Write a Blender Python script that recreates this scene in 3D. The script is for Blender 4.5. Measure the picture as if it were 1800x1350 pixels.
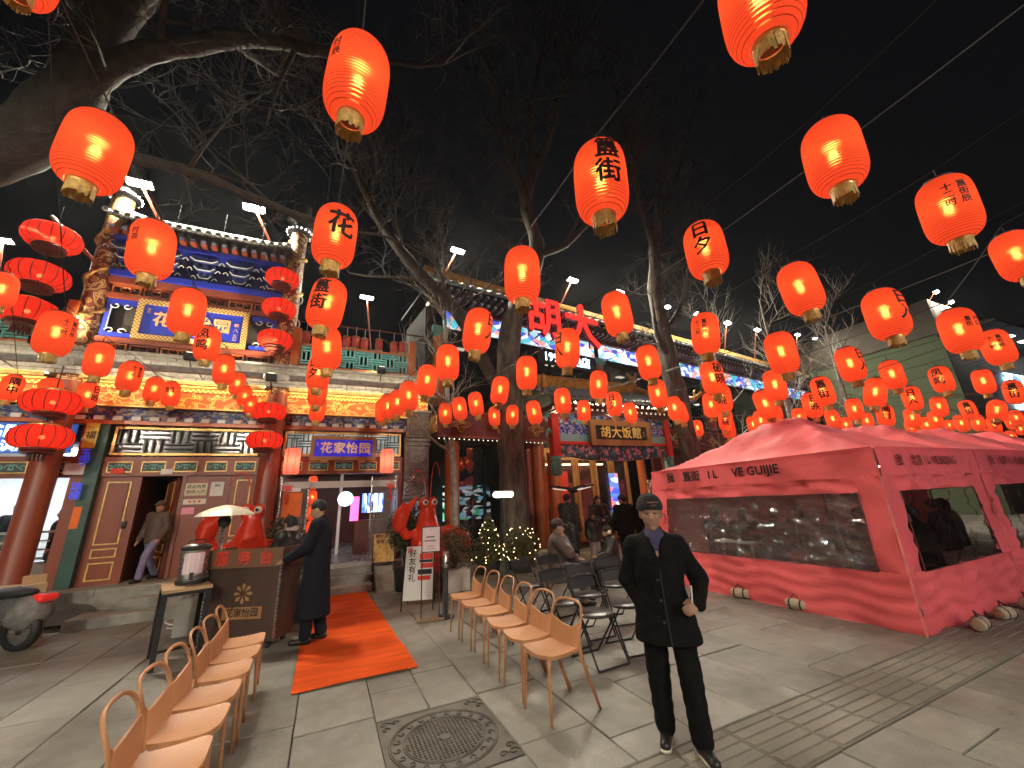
import bpy, bmesh, math, random
import numpy as np
from mathutils import Vector, Matrix
R=math.radians
random.seed(7); rng=np.random.default_rng(7)
S=bpy.context.scene
for o in list(bpy.data.objects): bpy.data.objects.remove(o)
# ---------------------------------------------------------------- camera, world, exposure
cam=bpy.data.cameras.new('camera'); cam.lens=13.6; cam.sensor_width=36; cam.clip_start=.05; cam.clip_end=600
camo=bpy.data.objects.new('camera',cam); S.collection.objects.link(camo); S.camera=camo
EYE=Vector((0,0,1.66)); PITCH,ROLL,YAW=R(16.9),R(2.76),R(25.3)
fw=Vector((math.sin(YAW)*math.cos(PITCH),math.cos(YAW)*math.cos(PITCH),math.sin(PITCH)))
r0=Vector((math.cos(YAW),-math.sin(YAW),0)); u0=r0.cross(fw)
rt=r0*math.cos(ROLL)-u0*math.sin(ROLL); up=r0*math.sin(ROLL)+u0*math.cos(ROLL)
m=Matrix((rt,up,-fw)).transposed().to_4x4(); m.translation=EYE; camo.matrix_world=m
W=bpy.data.worlds.new('World'); S.world=W; W.use_nodes=True
_n=W.node_tree.nodes; _bg=_n['Background']
_bg.inputs['Color'].default_value=(.55,.58,.8,1); _bg.inputs['Strength'].default_value=.0035   # lit city night
S.view_settings.view_transform='Standard'; S.view_settings.look='None'; S.view_settings.exposure=0.45; S.view_settings.gamma=1
S.view_settings.use_curve_mapping=False
S.render.engine='CYCLES'; cy=S.cycles
cy.use_denoising=True; cy.max_bounces=7; cy.diffuse_bounces=3; cy.glossy_bounces=3; cy.transmission_bounces=4; cy.transparent_max_bounces=10
cy.sample_clamp_indirect=4.0; cy.caustics_reflective=False; cy.caustics_refractive=False; cy.volume_bounces=0; cy.use_adaptive_sampling=True; cy.adaptive_threshold=.02
FLOOD=2000.0; BULB=31.0       # radiance of floodlight lenses and lantern bulbs
# ---------------------------------------------------------------- helpers
COL=S.collection
def tag(o,label=None,cat=None,group=None,kind=None):
    if label: o['label']=label
    if cat: o['category']=cat
    if group: o['group']=group
    if kind: o['kind']=kind
    return o
def empty(name,loc=(0,0,0),rz=0,label=None,cat=None,group=None,kind=None,sc=1):
    o=bpy.data.objects.new(name,None); COL.objects.link(o); o.location=loc; o.rotation_euler=(0,0,rz); o.scale=(sc,)*3
    o.empty_display_size=.1
    return tag(o,label,cat,group,kind)
def link(name,me,parent=None,loc=(0,0,0),rot=(0,0,0)):
    o=bpy.data.objects.new(name,me); COL.objects.link(o); o.parent=parent; o.location=loc; o.rotation_euler=rot
    return o
def copy_tree(o,parent=None):
    c=o.copy(); COL.objects.link(c); c.parent=parent
    for ch in list(o.children): copy_tree(ch,c)
    return c
class MB:
    def __init__(s): s.v=[]; s.f=[]; s.m=[]; s.cur=0
    def add(s,vs,fs,mi=None):
        b=len(s.v); s.v.extend(tuple(v) for v in vs); mi=s.cur if mi is None else mi
        for f in fs: s.f.append(tuple(b+i for i in f)); s.m.append(mi)
        return s
    def bx(s,x0,x1,y0,y1,z0,z1,mi=None):
        return s.add([(x0,y0,z0),(x1,y0,z0),(x1,y1,z0),(x0,y1,z0),(x0,y0,z1),(x1,y0,z1),(x1,y1,z1),(x0,y1,z1)],
              [(3,2,1,0),(4,5,6,7),(0,1,5,4),(1,2,6,5),(2,3,7,6),(3,0,4,7)],mi)
    def box(s,c,d,M=None,mi=None):
        hx,hy,hz=d[0]/2,d[1]/2,d[2]/2; c=Vector(c)
        P=[Vector(p) for p in ((-hx,-hy,-hz),(hx,-hy,-hz),(hx,hy,-hz),(-hx,hy,-hz),(-hx,-hy,hz),(hx,-hy,hz),(hx,hy,hz),(-hx,hy,hz))]
        if M is not None: P=[M@p for p in P]
        return s.add([p+c for p in P],[(3,2,1,0),(4,5,6,7),(0,1,5,4),(1,2,6,5),(2,3,7,6),(3,0,4,7)],mi)
    def bevbox(s,x0,x1,y0,y1,z0,z1,b=.01,mi=None):
        # top-bevelled block
        return s.add([(x0,y0,z0),(x1,y0,z0),(x1,y1,z0),(x0,y1,z0),(x0,y0,z1-b),(x1,y0,z1-b),(x1,y1,z1-b),(x0,y1,z1-b),
           (x0+b,y0+b,z1),(x1-b,y0+b,z1),(x1-b,y1-b,z1),(x0+b,y1-b,z1)],
           [(0,1,5,4),(1,2,6,5),(2,3,7,6),(3,0,4,7),(4,5,9,8),(5,6,10,9),(6,7,11,10),(7,4,8,11),(8,9,10,11)],mi)
    def bar(s,a,b,w,h=None,mi=None):
        a,b=Vector(a),Vector(b); d=(b-a); L=d.length
        if L<1e-6: return s
        z=d/L; x=z.cross(Vector((0,0,1)) if abs(z.z)<.99 else Vector((0,1,0))).normalized(); y=z.cross(x)
        M=Matrix((x,y,z)).transposed()
        return s.box((a+b)/2,(w,h or w,L),M,mi)
    def tube(s,pts,rad,n=8,mi=None,caps=True):
        pts=[Vector(p) for p in pts]; k=len(pts)
        if not hasattr(rad,'__len__'): rad=[rad]*k
        b=len(s.v); ref=None
        for i,p in enumerate(pts):
            t=(pts[min(i+1,k-1)]-pts[max(i-1,0)]).normalized()
            if ref is None: ref=t.cross(Vector((0,0,1)) if abs(t.z)<.9 else Vector((1,0,0))).normalized()
            else:
                ref=(ref-t*ref.dot(t)); ref=ref.normalized() if ref.length>1e-6 else t.orthogonal().normalized()
            y=t.cross(ref)
            for j in range(n):
                a=2*math.pi*j/n; s.v.append(tuple(p+(ref*math.cos(a)+y*math.sin(a))*rad[i]))
        mi=s.cur if mi is None else mi
        for i in range(k-1):
            for j in range(n):
                s.f.append((b+i*n+j,b+i*n+(j+1)%n,b+(i+1)*n+(j+1)%n,b+(i+1)*n+j)); s.m.append(mi)
        if caps:
            s.f.append(tuple(b+j for j in range(n))[::-1]); s.m.append(mi)
            s.f.append(tuple(b+(k-1)*n+j for j in range(n))); s.m.append(mi)
        return s
    def lathe(s,prof,n=24,c=(0,0,0),mi=None,ax='z'):
        b=len(s.v); mi=s.cur if mi is None else mi
        for r,z in prof:
            for j in range(n):
                a=2*math.pi*j/n; x,y=r*math.cos(a),r*math.sin(a)
                p=(x,y,z) if ax=='z' else ((z,x,y) if ax=='x' else (y,z,x))
                s.v.append((c[0]+p[0],c[1]+p[1],c[2]+p[2]))
        for i in range(len(prof)-1):
            for j in range(n):
                s.f.append((b+i*n+j,b+i*n+(j+1)%n,b+(i+1)*n+(j+1)%n,b+(i+1)*n+j)); s.m.append(mi)
        return s
    def disc(s,c,r,n=20,mi=None,flip=False,ax='z'):
        q=[]
        for j in range(n):
            a=2*math.pi*j/n; x,y=r*math.cos(a),r*math.sin(a)
            p=(x,y,0) if ax=='z' else ((0,x,y) if ax=='x' else (y,0,x))
            q.append((c[0]+p[0],c[1]+p[1],c[2]+p[2]))
        return s.add(q,[tuple(range(n))[::-1] if flip else tuple(range(n))],mi)
    def prism(s,poly,y0,y1,mi=None):
        # polygon in xz extruded along y
        n=len(poly); vs=[(x,y0,z) for x,z in poly]+[(x,y1,z) for x,z in poly]
        fs=[tuple(range(n)),tuple(range(2*n-1,n-1,-1))]+[(i,i+n,(i+1)%n+n,(i+1)%n) for i in range(n)]
        return s.add(vs,fs,mi)
    def grid(s,fn,nu,nv,mi=None):
        b=len(s.v); mi=s.cur if mi is None else mi
        for i in range(nu+1):
            for j in range(nv+1): s.v.append(tuple(fn(i/nu,j/nv)))
        for i in range(nu):
            for j in range(nv):
                a=b+i*(nv+1)+j; s.f.append((a,a+nv+1,a+nv+2,a+1)); s.m.append(mi)
        return s
    def sph(s,c,r,n=8,mi=None,sc=(1,1,1)):
        pr=[(math.sin(math.pi*i/n)*r,-math.cos(math.pi*i/n)*r) for i in range(n+1)]
        b=len(s.v); s.lathe(pr,n*2,(0,0,0),mi)
        for i in range(b,len(s.v)):
            x,y,z=s.v[i]; s.v[i]=(c[0]+x*sc[0],c[1]+y*sc[1],c[2]+z*sc[2])
        return s
    def join(s,o,M=None,mi=None):
        vs=o.v if M is None else [tuple(M@Vector(v)) for v in o.v]
        b=len(s.v); s.v.extend(vs)
        for f,mm in zip(o.f,o.m): s.f.append(tuple(b+i for i in f)); s.m.append(mm if mi is None else mi)
        return s
    def mesh(s,name,mats,smooth=False):
        me=bpy.data.meshes.new(name); me.from_pydata(s.v,[],s.f)
        if not isinstance(mats,(list,tuple)): mats=[mats]
        for x in mats: me.materials.append(x)
        if len(mats)>1: me.polygons.foreach_set('material_index',s.m)
        if smooth: me.polygons.foreach_set('use_smooth',[True]*len(s.f))
        me.update(); return me
    def build(s,name,mats,parent=None,loc=(0,0,0),rot=(0,0,0),smooth=False):
        return link(name,s.mesh(name,mats,smooth),parent,loc,rot)
def box_part(name,parent,mt,x0,x1,y0,y1,z0,z1): return MB().bx(x0,x1,y0,y1,z0,z1).build(name,mt,parent)
# ---------------------------------------------------------------- text
_tc={}
def glyph(ch,bold=.0):
    k=(ch,bold)
    if k in _tc: return _tc[k]
    cu=bpy.data.curves.new('t','FONT'); cu.body=ch; cu.size=1; cu.offset=bold; cu.resolution_u=2; cu.align_x='CENTER'; cu.align_y='CENTER'
    o=bpy.data.objects.new('t',cu); COL.objects.link(o); bpy.context.view_layer.update()
    me=bpy.data.meshes.new_from_object(o.evaluated_get(bpy.context.evaluated_depsgraph_get()))
    v=[(p.co.x,p.co.y) for p in me.vertices]; f=[tuple(p.vertices) for p in me.polygons]
    bpy.data.objects.remove(o); bpy.data.curves.remove(cu); bpy.data.meshes.remove(me)
    _tc[k]=(v,f); return _tc[k]
def text(mb,body,c,size,ux=(1,0,0),uy=(0,0,1),bold=.0,th=0,vert=False,step=1.0,mi=None):
    """flat lettering centred on c; ux/uy span its plane; th gives it depth along uy x ux (towards the viewer is -)"""
    ux,uy,c=Vector(ux),Vector(uy),Vector(c); nrm=ux.cross(uy)
    items=[(body,0,0)] if not vert else [(ch,0,(len(body)-1)/2-i) for i,ch in enumerate(body)]
    k=bold*.8; cop=[(0,0)] if bold<.012 else [(0,0),(k,0),(-k,0),(0,k),(0,-k)]
    for ci,(ch,ox,oy,bx_,by_) in enumerate([(a,b,d,e,g) for a,b,d in items for e,g in cop]):
        v,f=glyph(ch); oy*=step*1.0
        vs=[c+ux*((x+bx_)*size)+uy*((y+oy+by_)*size)+nrm*(.0003*(ci%5)) for x,y in v]
        if not th: mb.add(vs,f,mi)
        else:
            n=len(vs); b=[p+nrm*th for p in vs]; ed={}
            for q in f:
                for i in range(len(q)):
                    e=(q[i],q[(i+1)%len(q)]); k=(min(e),max(e))
                    ed[k]=None if k in ed else e
            fs=[tuple(i+n for i in q) for q in f]+[(e[0],e[1],e[1]+n,e[0]+n) for e in ed.values() if e]
            mb.add(vs+b,fs+[tuple(q[::-1]) for q in f],mi)
    return mb
# ---------------------------------------------------------------- signed-distance mesher (bodies, statues)
def cap(a,b,r0,r1,s=(1,1,1)): return ('c',np.array(a,float),np.array(b,float),r0,r1,np.array(s,float))
def ell(c,r,rot=None): return ('e',np.array(c,float),np.array(r,float),None if rot is None else np.array(Matrix.Rotation(rot[0],3,rot[1])).T)
def _d(p,P):
    if p[0]=='c':
        _,a,b,r0,r1,s=p; ab=(b-a)*s; q=(P-a)*s; t=np.clip(q@ab/max(ab@ab,1e-9),0,1)
        return (np.sqrt(((q-t[...,None]*ab)**2).sum(-1))-(r0+(r1-r0)*t))/s.max()
    _,c,r,M=p; q=P-c
    if M is not None: q=q@M.T
    k0=np.sqrt(((q/r)**2).sum(-1)); k1=np.sqrt(((q/r**2)**2).sum(-1))+1e-9
    return k0*(k0-1)/k1
def sdf_mesh(prims,res,k=.02,zmin=None,cut=None,noise=0):
    lo=np.full(3,1e9); hi=-lo
    for p in prims:
        if p[0]=='c': 
            rr=max(p[3],p[4])/p[5].min()
            for q in (p[1],p[2]): lo=np.minimum(lo,q-rr); hi=np.maximum(hi,q+rr)
        else: lo=np.minimum(lo,p[1]-p[2].max()); hi=np.maximum(hi,p[1]+p[2].max())
    lo-=2*res+k; hi+=2*res+k; n=np.ceil((hi-lo)/res).astype(int)+1
    ax=[lo[i]+res*np.arange(n[i]) for i in range(3)]
    P=np.stack(np.meshgrid(*ax,indexing='ij'),-1).astype(np.float32); V=None
    for p in prims:
        d=_d(p,P)
        if V is None: V=d
        else:
            h=np.clip(.5+.5*(d-V)/k,0,1) ; V=V*h+d*(1-h)-k*h*(1-h)
            # polynomial smooth union
    if cut is not None:
        for p in cut: V=np.maximum(V,-_d(p,P))
    if noise: V=V+noise*np.sin(P[...,0]*37+np.sin(P[...,2]*23)*2)*np.sin(P[...,2]*31+P[...,1]*19)
    if zmin is not None: V=np.maximum(V,zmin-P[...,2])
    ins=V<0; c8=[(i,j,l) for i in (0,1) for j in (0,1) for l in (0,1)]
    sl=lambda A,o:A[o[0]:A.shape[0]-1+o[0],o[1]:A.shape[1]-1+o[1],o[2]:A.shape[2]-1+o[2]]
    cnt=sum(sl(ins,o).astype(np.int8) for o in c8); act=(cnt>0)&(cnt<8)
    idx=-np.ones(act.shape,int); I=np.argwhere(act); idx[act]=np.arange(len(I))
    vals={o:sl(V,o)[act] for o in c8}; acc=np.zeros((len(I),3)); num=np.zeros(len(I))
    for a in c8:
        for d in range(3):
            if a[d]==0:
                b=list(a); b[d]=1; va,vb=vals[a],vals[tuple(b)]; mk=(va<0)!=(vb<0)
                t=np.where(mk,va/np.where(mk,va-vb,1),0); q=np.tile(np.array(a,float),(len(I),1)); q[:,d]+=t
                acc[mk]+=q[mk]; num[mk]+=1
    vert=lo+res*(I+acc/num[:,None]); faces=[]
    for d in range(3):
        e1,e2=(d+1)%3,(d+2)%3; A=ins; o=[slice(None)]*3; o[d]=slice(0,-1); o2=[slice(None)]*3; o2[d]=slice(1,None)
        ch=A[tuple(o)]!=A[tuple(o2)]; E=np.argwhere(ch); E=E[(E[:,e1]>0)&(E[:,e2]>0)]
        s_in=A[E[:,0],E[:,1],E[:,2]]; q=[]
        for du,dv in ((0,0),(1,0),(1,1),(0,1)):
            c=E.copy(); c[:,e1]-=du; c[:,e2]-=dv; q.append(idx[c[:,0],c[:,1],c[:,2]])
        q=np.stack(q,1); q[~s_in]=q[~s_in][:,::-1]; faces.append(q)
    return vert,np.concatenate(faces)
def sdf_obj(name,prims,mt,parent,res=.02,k=.02,zmin=None,cut=None,noise=0):
    v,f=sdf_mesh(prims,res,k,zmin,cut,noise); me=bpy.data.meshes.new(name)
    me.from_pydata(v.tolist(),[],f.tolist()); me.materials.append(mt)
    me.polygons.foreach_set('use_smooth',[True]*len(f)); me.update()
    return link(name,me,parent)
# ---------------------------------------------------------------- materials
def _mat(name):
    m=bpy.data.materials.new(name); m.use_nodes=True; t=m.node_tree; return m,t,t.nodes['Principled BSDF'],t.nodes,t.links
def mat(name,col,rough=.6,metal=0,var=.25,scale=6,bump=.0,bscale=60,spec=.5,coat=0,rnd=0,emit=None,es=0,streak=None,alpha=None):
    """procedural: base colour broken up by noise; rnd adds a per-object shift"""
    m,t,b,N,L=_mat(name); tc=N.new('ShaderNodeTexCoord'); src=tc.outputs['Object']
    nz=N.new('ShaderNodeTexNoise'); nz.inputs['Scale'].default_value=scale; nz.inputs['Detail'].default_value=6
    if streak:
        mp=N.new('ShaderNodeMapping'); mp.inputs['Scale'].default_value=streak; L.new(src,mp.inputs[0]); L.new(mp.outputs[0],nz.inputs['Vector'])
    else: L.new(src,nz.inputs['Vector'])
    cr=N.new('ShaderNodeValToRGB'); c=Vector(col[:3]); e=cr.color_ramp.elements
    e[0].position=.3; e[1].position=.72; e[0].color=(*(c*(1-var)),1); e[1].color=(*[min(1,x) for x in c*(1+var)],1)
    L.new(nz.outputs['Fac'],cr.inputs[0]); out=cr.outputs[0]
    if rnd:
        oi=N.new('ShaderNodeObjectInfo'); gi=N.new('ShaderNodeNewGeometry'); ad=N.new('ShaderNodeMath'); ad.operation='ADD'
        L.new(oi.outputs['Random'],ad.inputs[0]); L.new(gi.outputs['Random Per Island'],ad.inputs[1])
        fr=N.new('ShaderNodeMath'); fr.operation='FRACT'; L.new(ad.outputs[0],fr.inputs[0])
        mr=N.new('ShaderNodeMapRange'); mr.inputs[3].default_value=1-rnd; mr.inputs[4].default_value=1+rnd; L.new(fr.outputs[0],mr.inputs[0])
        hs=N.new('ShaderNodeHueSaturation'); L.new(mr.outputs[0],hs.inputs['Value']); L.new(out,hs.inputs['Color']); out=hs.outputs[0]
    L.new(out,b.inputs['Base Color'])
    rr=N.new('ShaderNodeMapRange'); rr.inputs[3].default_value=max(.02,rough-.12); rr.inputs[4].default_value=min(1,rough+.12); L.new(nz.outputs['Fac'],rr.inputs[0]); L.new(rr.outputs[0],b.inputs['Roughness'])
    b.inputs['Metallic'].default_value=metal; b.inputs['Specular IOR Level'].default_value=spec; b.inputs['Coat Weight'].default_value=coat
    if bump:
        n2=N.new('ShaderNodeTexNoise'); n2.inputs['Scale'].default_value=bscale; n2.inputs['Detail'].default_value=5
        L.new(mp.outputs[0] if streak else src,n2.inputs['Vector'])
        bp=N.new('ShaderNodeBump'); bp.inputs['Strength'].default_value=bump; bp.inputs['Distance'].default_value=.02
        L.new(n2.outputs['Fac'],bp.inputs['Height']); L.new(bp.outputs[0],b.inputs['Normal'])
    if emit: b.inputs['Emission Color'].default_value=(*emit,1); b.inputs['Emission Strength'].default_value=es
    if alpha is not None: b.inputs['Alpha'].default_value=alpha
    return m
def glow(name,col,st):
    m,t,b,N,L=_mat(name); b.inputs['Base Color'].default_value=(*col,1); b.inputs['Emission Color'].default_value=(*col,1); b.inputs['Emission Strength'].default_value=st
    return m
def print_mat(name,cols,kind='vor',scale=6,rough=.5,emit=0,stretch=(1,1,1),dist=2.0,bands=None):
    """flat painted or printed ornament: hard-edged colour fields (paint, posters, LED pictures)"""
    m,t,b,N,L=_mat(name); tc=N.new('ShaderNodeTexCoord'); mp=N.new('ShaderNodeMapping'); mp.inputs['Scale'].default_value=stretch
    L.new(tc.outputs['Object'],mp.inputs[0])
    if kind=='vor':
        x=N.new('ShaderNodeTexVoronoi'); x.inputs['Scale'].default_value=scale; s=N.new('ShaderNodeSeparateColor'); L.new(x.outputs['Color'],s.inputs[0]); f=s.outputs[0]
    elif kind=='wave':
        x=N.new('ShaderNodeTexWave'); x.inputs['Scale'].default_value=scale; x.inputs['Distortion'].default_value=dist*6; x.inputs['Detail'].default_value=1.5; x.inputs['Detail Scale'].default_value=1.2; f=x.outputs['Fac']
    elif kind=='scroll':
        n1=N.new('ShaderNodeTexNoise'); n1.inputs['Scale'].default_value=scale; n1.inputs['Detail'].default_value=1; L.new(mp.outputs[0],n1.inputs['Vector'])
        mm=N.new('ShaderNodeMath'); mm.operation='MULTIPLY'; mm.inputs[1].default_value=dist*4; L.new(n1.outputs['Fac'],mm.inputs[0])
        x=N.new('ShaderNodeMath'); x.operation='PINGPONG'; x.inputs[1].default_value=1; L.new(mm.outputs[0],x.inputs[0]); f=x.outputs[0]
    elif kind=='check':
        x=N.new('ShaderNodeTexChecker'); x.inputs['Scale'].default_value=scale; f=x.outputs['Fac']
    elif kind=='brick':
        x=N.new('ShaderNodeTexBrick'); x.inputs['Scale'].default_value=scale; f=x.outputs['Fac']
    elif kind=='noise':
        x=N.new('ShaderNodeTexNoise'); x.inputs['Scale'].default_value=scale; x.inputs['Detail'].default_value=3; f=x.outputs['Fac']
    if kind!='scroll': L.new(mp.outputs[0],x.inputs['Vector'])
    cr=N.new('ShaderNodeValToRGB'); cr.color_ramp.interpolation='CONSTANT' if kind!='noise' else 'LINEAR'; el=cr.color_ramp.elements
    n=len(cols); pos=bands or ([i/n for i in range(n)] if kind!='noise' else [.3+.4*i/(n-1) for i in range(n)])
    while len(el)<n: el.new(.5)
    for i in range(n): el[i].position=pos[i]; el[i].color=(*cols[i],1)
    L.new(f,cr.inputs[0]); L.new(cr.outputs[0],b.inputs['Base Color']); b.inputs['Roughness'].default_value=rough
    if emit: L.new(cr.outputs[0],b.inputs['Emission Color']); b.inputs['Emission Strength'].default_value=emit
    return m
M={}
M['lacquer']=mat('lacquer_red_brown',(.23,.05,.024),.42,var=.22,scale=3,bump=.06,bscale=30,streak=(1,1,.25))
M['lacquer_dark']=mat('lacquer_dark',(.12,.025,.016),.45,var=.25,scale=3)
M['orange_wood']=mat('orange_lacquer',(.48,.13,.03),.35,var=.18,scale=2,streak=(1,1,.2))
M['gold']=mat('gold_paint',(.72,.45,.13),.38,.3,var=.25,scale=14)
M['goldrelief']=mat('gilded_relief',(.6,.36,.12),.35,.6,var=.75,scale=9,bump=.8,bscale=22)
M['goldwood']=mat('golden_wood',(.36,.19,.06),.45,var=.25,scale=3,streak=(1,1,.15))
M['greenpost']=mat('dark_green_paint',(.025,.075,.06),.45,var=.25,scale=3)
M['lattice_dark']=mat('lattice_dark_grey',(.07,.085,.085),.55,var=.25,scale=5)
M['teal']=mat('teal_paint',(.16,.5,.48),.5,var=.2,scale=5)
M['blue']=mat('blue_paint',(.012,.03,.42),.45,var=.15,scale=3)
M['brick']=mat('grey_brick',(.24,.23,.21),.85,var=.25,scale=9,bump=.3,bscale=40,rnd=.14)
M['carved']=mat('carved_grey_brick',(.2,.195,.18),.85,var=.45,scale=10,bump=1.0,bscale=14)
M['tile']=mat('roof_tile_grey',(.2,.205,.2),.6,var=.25,scale=8,bump=.2,bscale=30,rnd=.15)
M['tile_gold']=mat('roof_tile_amber',(.5,.24,.04),.3,var=.3,scale=6,bump=.15,rnd=.15)
M['whitedge']=mat('pale_edge_paint',(.62,.68,.66),.5,var=.15)
M['stone']=mat('step_stone',(.3,.285,.255),.75,var=.2,scale=6,bump=.15,bscale=70,rnd=.06)
M['paver']=mat('granite_paver',(.175,.152,.118),.58,var=.22,scale=2.2,bump=.14,bscale=140,rnd=.2)
def stone_world(name,col,rnd=.16):
    '''paving: per-slab tone, grain, and stains, gum spots and scuffs laid over the whole street (world position)'''
    m,t,b,N,L=_mat(name); g=N.new('ShaderNodeNewGeometry'); P=g.outputs['Position']
    def noise(sc,det=5,dis=0):
        n=N.new('ShaderNodeTexNoise'); n.inputs['Scale'].default_value=sc; n.inputs['Detail'].default_value=det; n.inputs['Distortion'].default_value=dis; L.new(P,n.inputs['Vector']); return n.outputs['Fac']
    def rng_(f,a,b_,c,d):
        r=N.new('ShaderNodeMapRange'); r.inputs[1].default_value=a; r.inputs[2].default_value=b_; r.inputs[3].default_value=c; r.inputs[4].default_value=d; L.new(f,r.inputs[0]); return r.outputs[0]
    def mul(a,b_):
        n=N.new('ShaderNodeMath'); n.operation='MULTIPLY'; L.new(a,n.inputs[0]); L.new(b_,n.inputs[1]); return n.outputs[0]
    oi=N.new('ShaderNodeObjectInfo'); ad=N.new('ShaderNodeMath'); ad.operation='ADD'; L.new(oi.outputs['Random'],ad.inputs[0]); L.new(g.outputs['Random Per Island'],ad.inputs[1]); fr=N.new('ShaderNodeMath'); fr.operation='FRACT'; L.new(ad.outputs[0],fr.inputs[0])
    v=mul(rng_(fr.outputs[0],0,1,1-rnd,1+rnd),rng_(noise(.9,6,.6),.35,.65,.82,1.1)); v=mul(v,rng_(noise(7,8),.3,.7,.85,1.12)); v=mul(v,rng_(noise(90,3),.3,.7,.85,1.15))
    vo=N.new('ShaderNodeTexVoronoi'); vo.inputs['Scale'].default_value=2.1; L.new(P,vo.inputs['Vector']); v=mul(v,rng_(vo.outputs['Distance'],.035,.06,.55,1.0))
    hs=N.new('ShaderNodeHueSaturation'); hs.inputs['Color'].default_value=(*col,1); L.new(v,hs.inputs['Value']); L.new(hs.outputs[0],b.inputs['Base Color'])
    L.new(rng_(noise(2.2,6),.35,.65,.38,.72),b.inputs['Roughness'])
    bp=N.new('ShaderNodeBump'); bp.inputs['Strength'].default_value=.2; bp.inputs['Distance'].default_value=.01; L.new(noise(60,6),bp.inputs['Height']); L.new(bp.outputs[0],b.inputs['Normal']); return m
M['paver']=stone_world('granite_paving',(.215,.2,.172))
M['tactile']=mat('tactile_paver',(.19,.168,.135),.7,var=.15,scale=4,bump=.12,bscale=120,rnd=.08)
M['grout']=mat('grout',(.05,.045,.04),.9,var=.3,scale=4)
M['iron']=mat('cast_iron',(.1,.092,.08),.5,.55,var=.35,scale=7,bump=.25,bscale=60)
M['carpet']=mat('orange_carpet',(.86,.105,.017),.95,var=.2,scale=3,bump=.5,bscale=300,spec=.1,streak=(.5,3,1))
M['black']=mat('black_metal',(.02,.02,.021),.4,.3,var=.2)
M['blackmatt']=mat('black_plastic',(.018,.018,.02),.6,var=.25)
M['steel']=mat('brushed_steel',(.45,.44,.42),.28,.9,var=.12,scale=4,streak=(1,1,12))
M['chair']=mat('tan_plastic',(.5,.235,.11),.48,rnd=.07,var=.1,scale=5,bump=.03,bscale=200)
M['tent']=mat('pink_tent_fabric',(.86,.14,.15),.7,var=.1,scale=2,bump=.55,bscale=5,spec=.25)
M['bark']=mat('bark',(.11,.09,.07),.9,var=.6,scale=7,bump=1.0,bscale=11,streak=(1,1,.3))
M['bough']=mat('dimmed_bough_bark',(.05,.041,.034),.9,var=.5,scale=7,bump=1.0,bscale=11,streak=(1,1,.3))  # same bark in a darker copy, so the upper limbs look dimmer
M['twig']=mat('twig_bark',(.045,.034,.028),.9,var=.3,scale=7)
M['leaf']=mat('leaf',(.05,.075,.028),.5,var=.4,scale=5,rnd=.4)
M['leafdry']=mat('dry_leaf',(.11,.075,.03),.6,var=.4,scale=5,rnd=.4)
M['leafmix']=mat('topiary_leaf',(.085,.085,.025),.5,var=.4,scale=5,rnd=.4)
M['lobster']=mat('lobster_gloss_red',(.62,.035,.012),.22,var=.12,scale=3,coat=.6)
M['white']=mat('white_paint',(.75,.74,.7),.5,var=.06)
M['paper']=mat('paper',(.72,.7,.66),.7,var=.05)
M['pinkpaper']=mat('pink_paper',(.8,.3,.4),.7,var=.05)
M['redpaper']=mat('red_paper',(.7,.05,.03),.7,var=.08)
M['orangepaper']=mat('orange_paper',(.85,.18,.03),.7,var=.08)
M['ink']=mat('black_ink',(.012,.01,.01),.7,var=.1)
M['cream']=mat('cream_plaster',(.5,.46,.36),.8,var=.12,scale=2)
M['concrete']=mat('concrete',(.3,.29,.26),.85,var=.2,scale=3,bump=.2)
M['card']=mat('cardboard',(.42,.28,.15),.85,var=.12,scale=4)
M['pot']=mat('dark_pot',(.035,.032,.03),.5,var=.2)
M['potwhite']=mat('pale_pot',(.55,.5,.43),.6,var=.1)
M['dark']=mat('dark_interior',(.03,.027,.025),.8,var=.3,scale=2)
M['wire']=mat('wire_black',(.015,.015,.015),.6,var=.1)
M['wiregrey']=mat('wire_grey',(.12,.11,.1),.6,var=.1)
M['tassel']=mat('gold_fringe',(.6,.4,.11),.6,var=.3,scale=40)
M['skin']=mat('skin',(.45,.24,.16),.5,var=.1,scale=8)
M['hair']=mat('black_hair',(.012,.01,.01),.7,var=.3,scale=40)
M['flood']=glow('floodlight_lens',(1,.94,.76),FLOOD)
M['flood_far']=glow('far_floodlight_lens',(1,.94,.76),FLOOD*.32)
M['flood_mast']=glow('mast_floodlight_lens',(1,.92,.74),4300)
M['bulb']=glow('lantern_bulb',(1,.62,.25),BULB)
M['led_white']=glow('led_white',(1,.97,.9),9)
M['led_warm']=glow('led_warm',(1,.72,.4),16)
M['eave']=glow('eave_bulb',(1,.78,.45),70)
M['bead']=glow('bead_bulb',(1,.85,.6),4)
M['led_cyan']=glow('led_cyan',(.55,.85,1),3.2)
M['fairy']=glow('fairy_bulb',(1,.78,.36),8)
def glass_mat(name,tint=(.02,.022,.025),alpha=.35,rough=.02):
    m,t,b,N,L=_mat(name); b.inputs['Base Color'].default_value=(*tint,1); b.inputs['Roughness'].default_value=rough; b.inputs['Specular IOR Level'].default_value=.9
    b.inputs['IOR'].default_value=1.7; b.inputs['Alpha'].default_value=alpha; return m
M['glass']=glass_mat('window_glass',alpha=.55); M['glassclear']=glass_mat('door_glass',(.6,.65,.65),.12)
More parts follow.
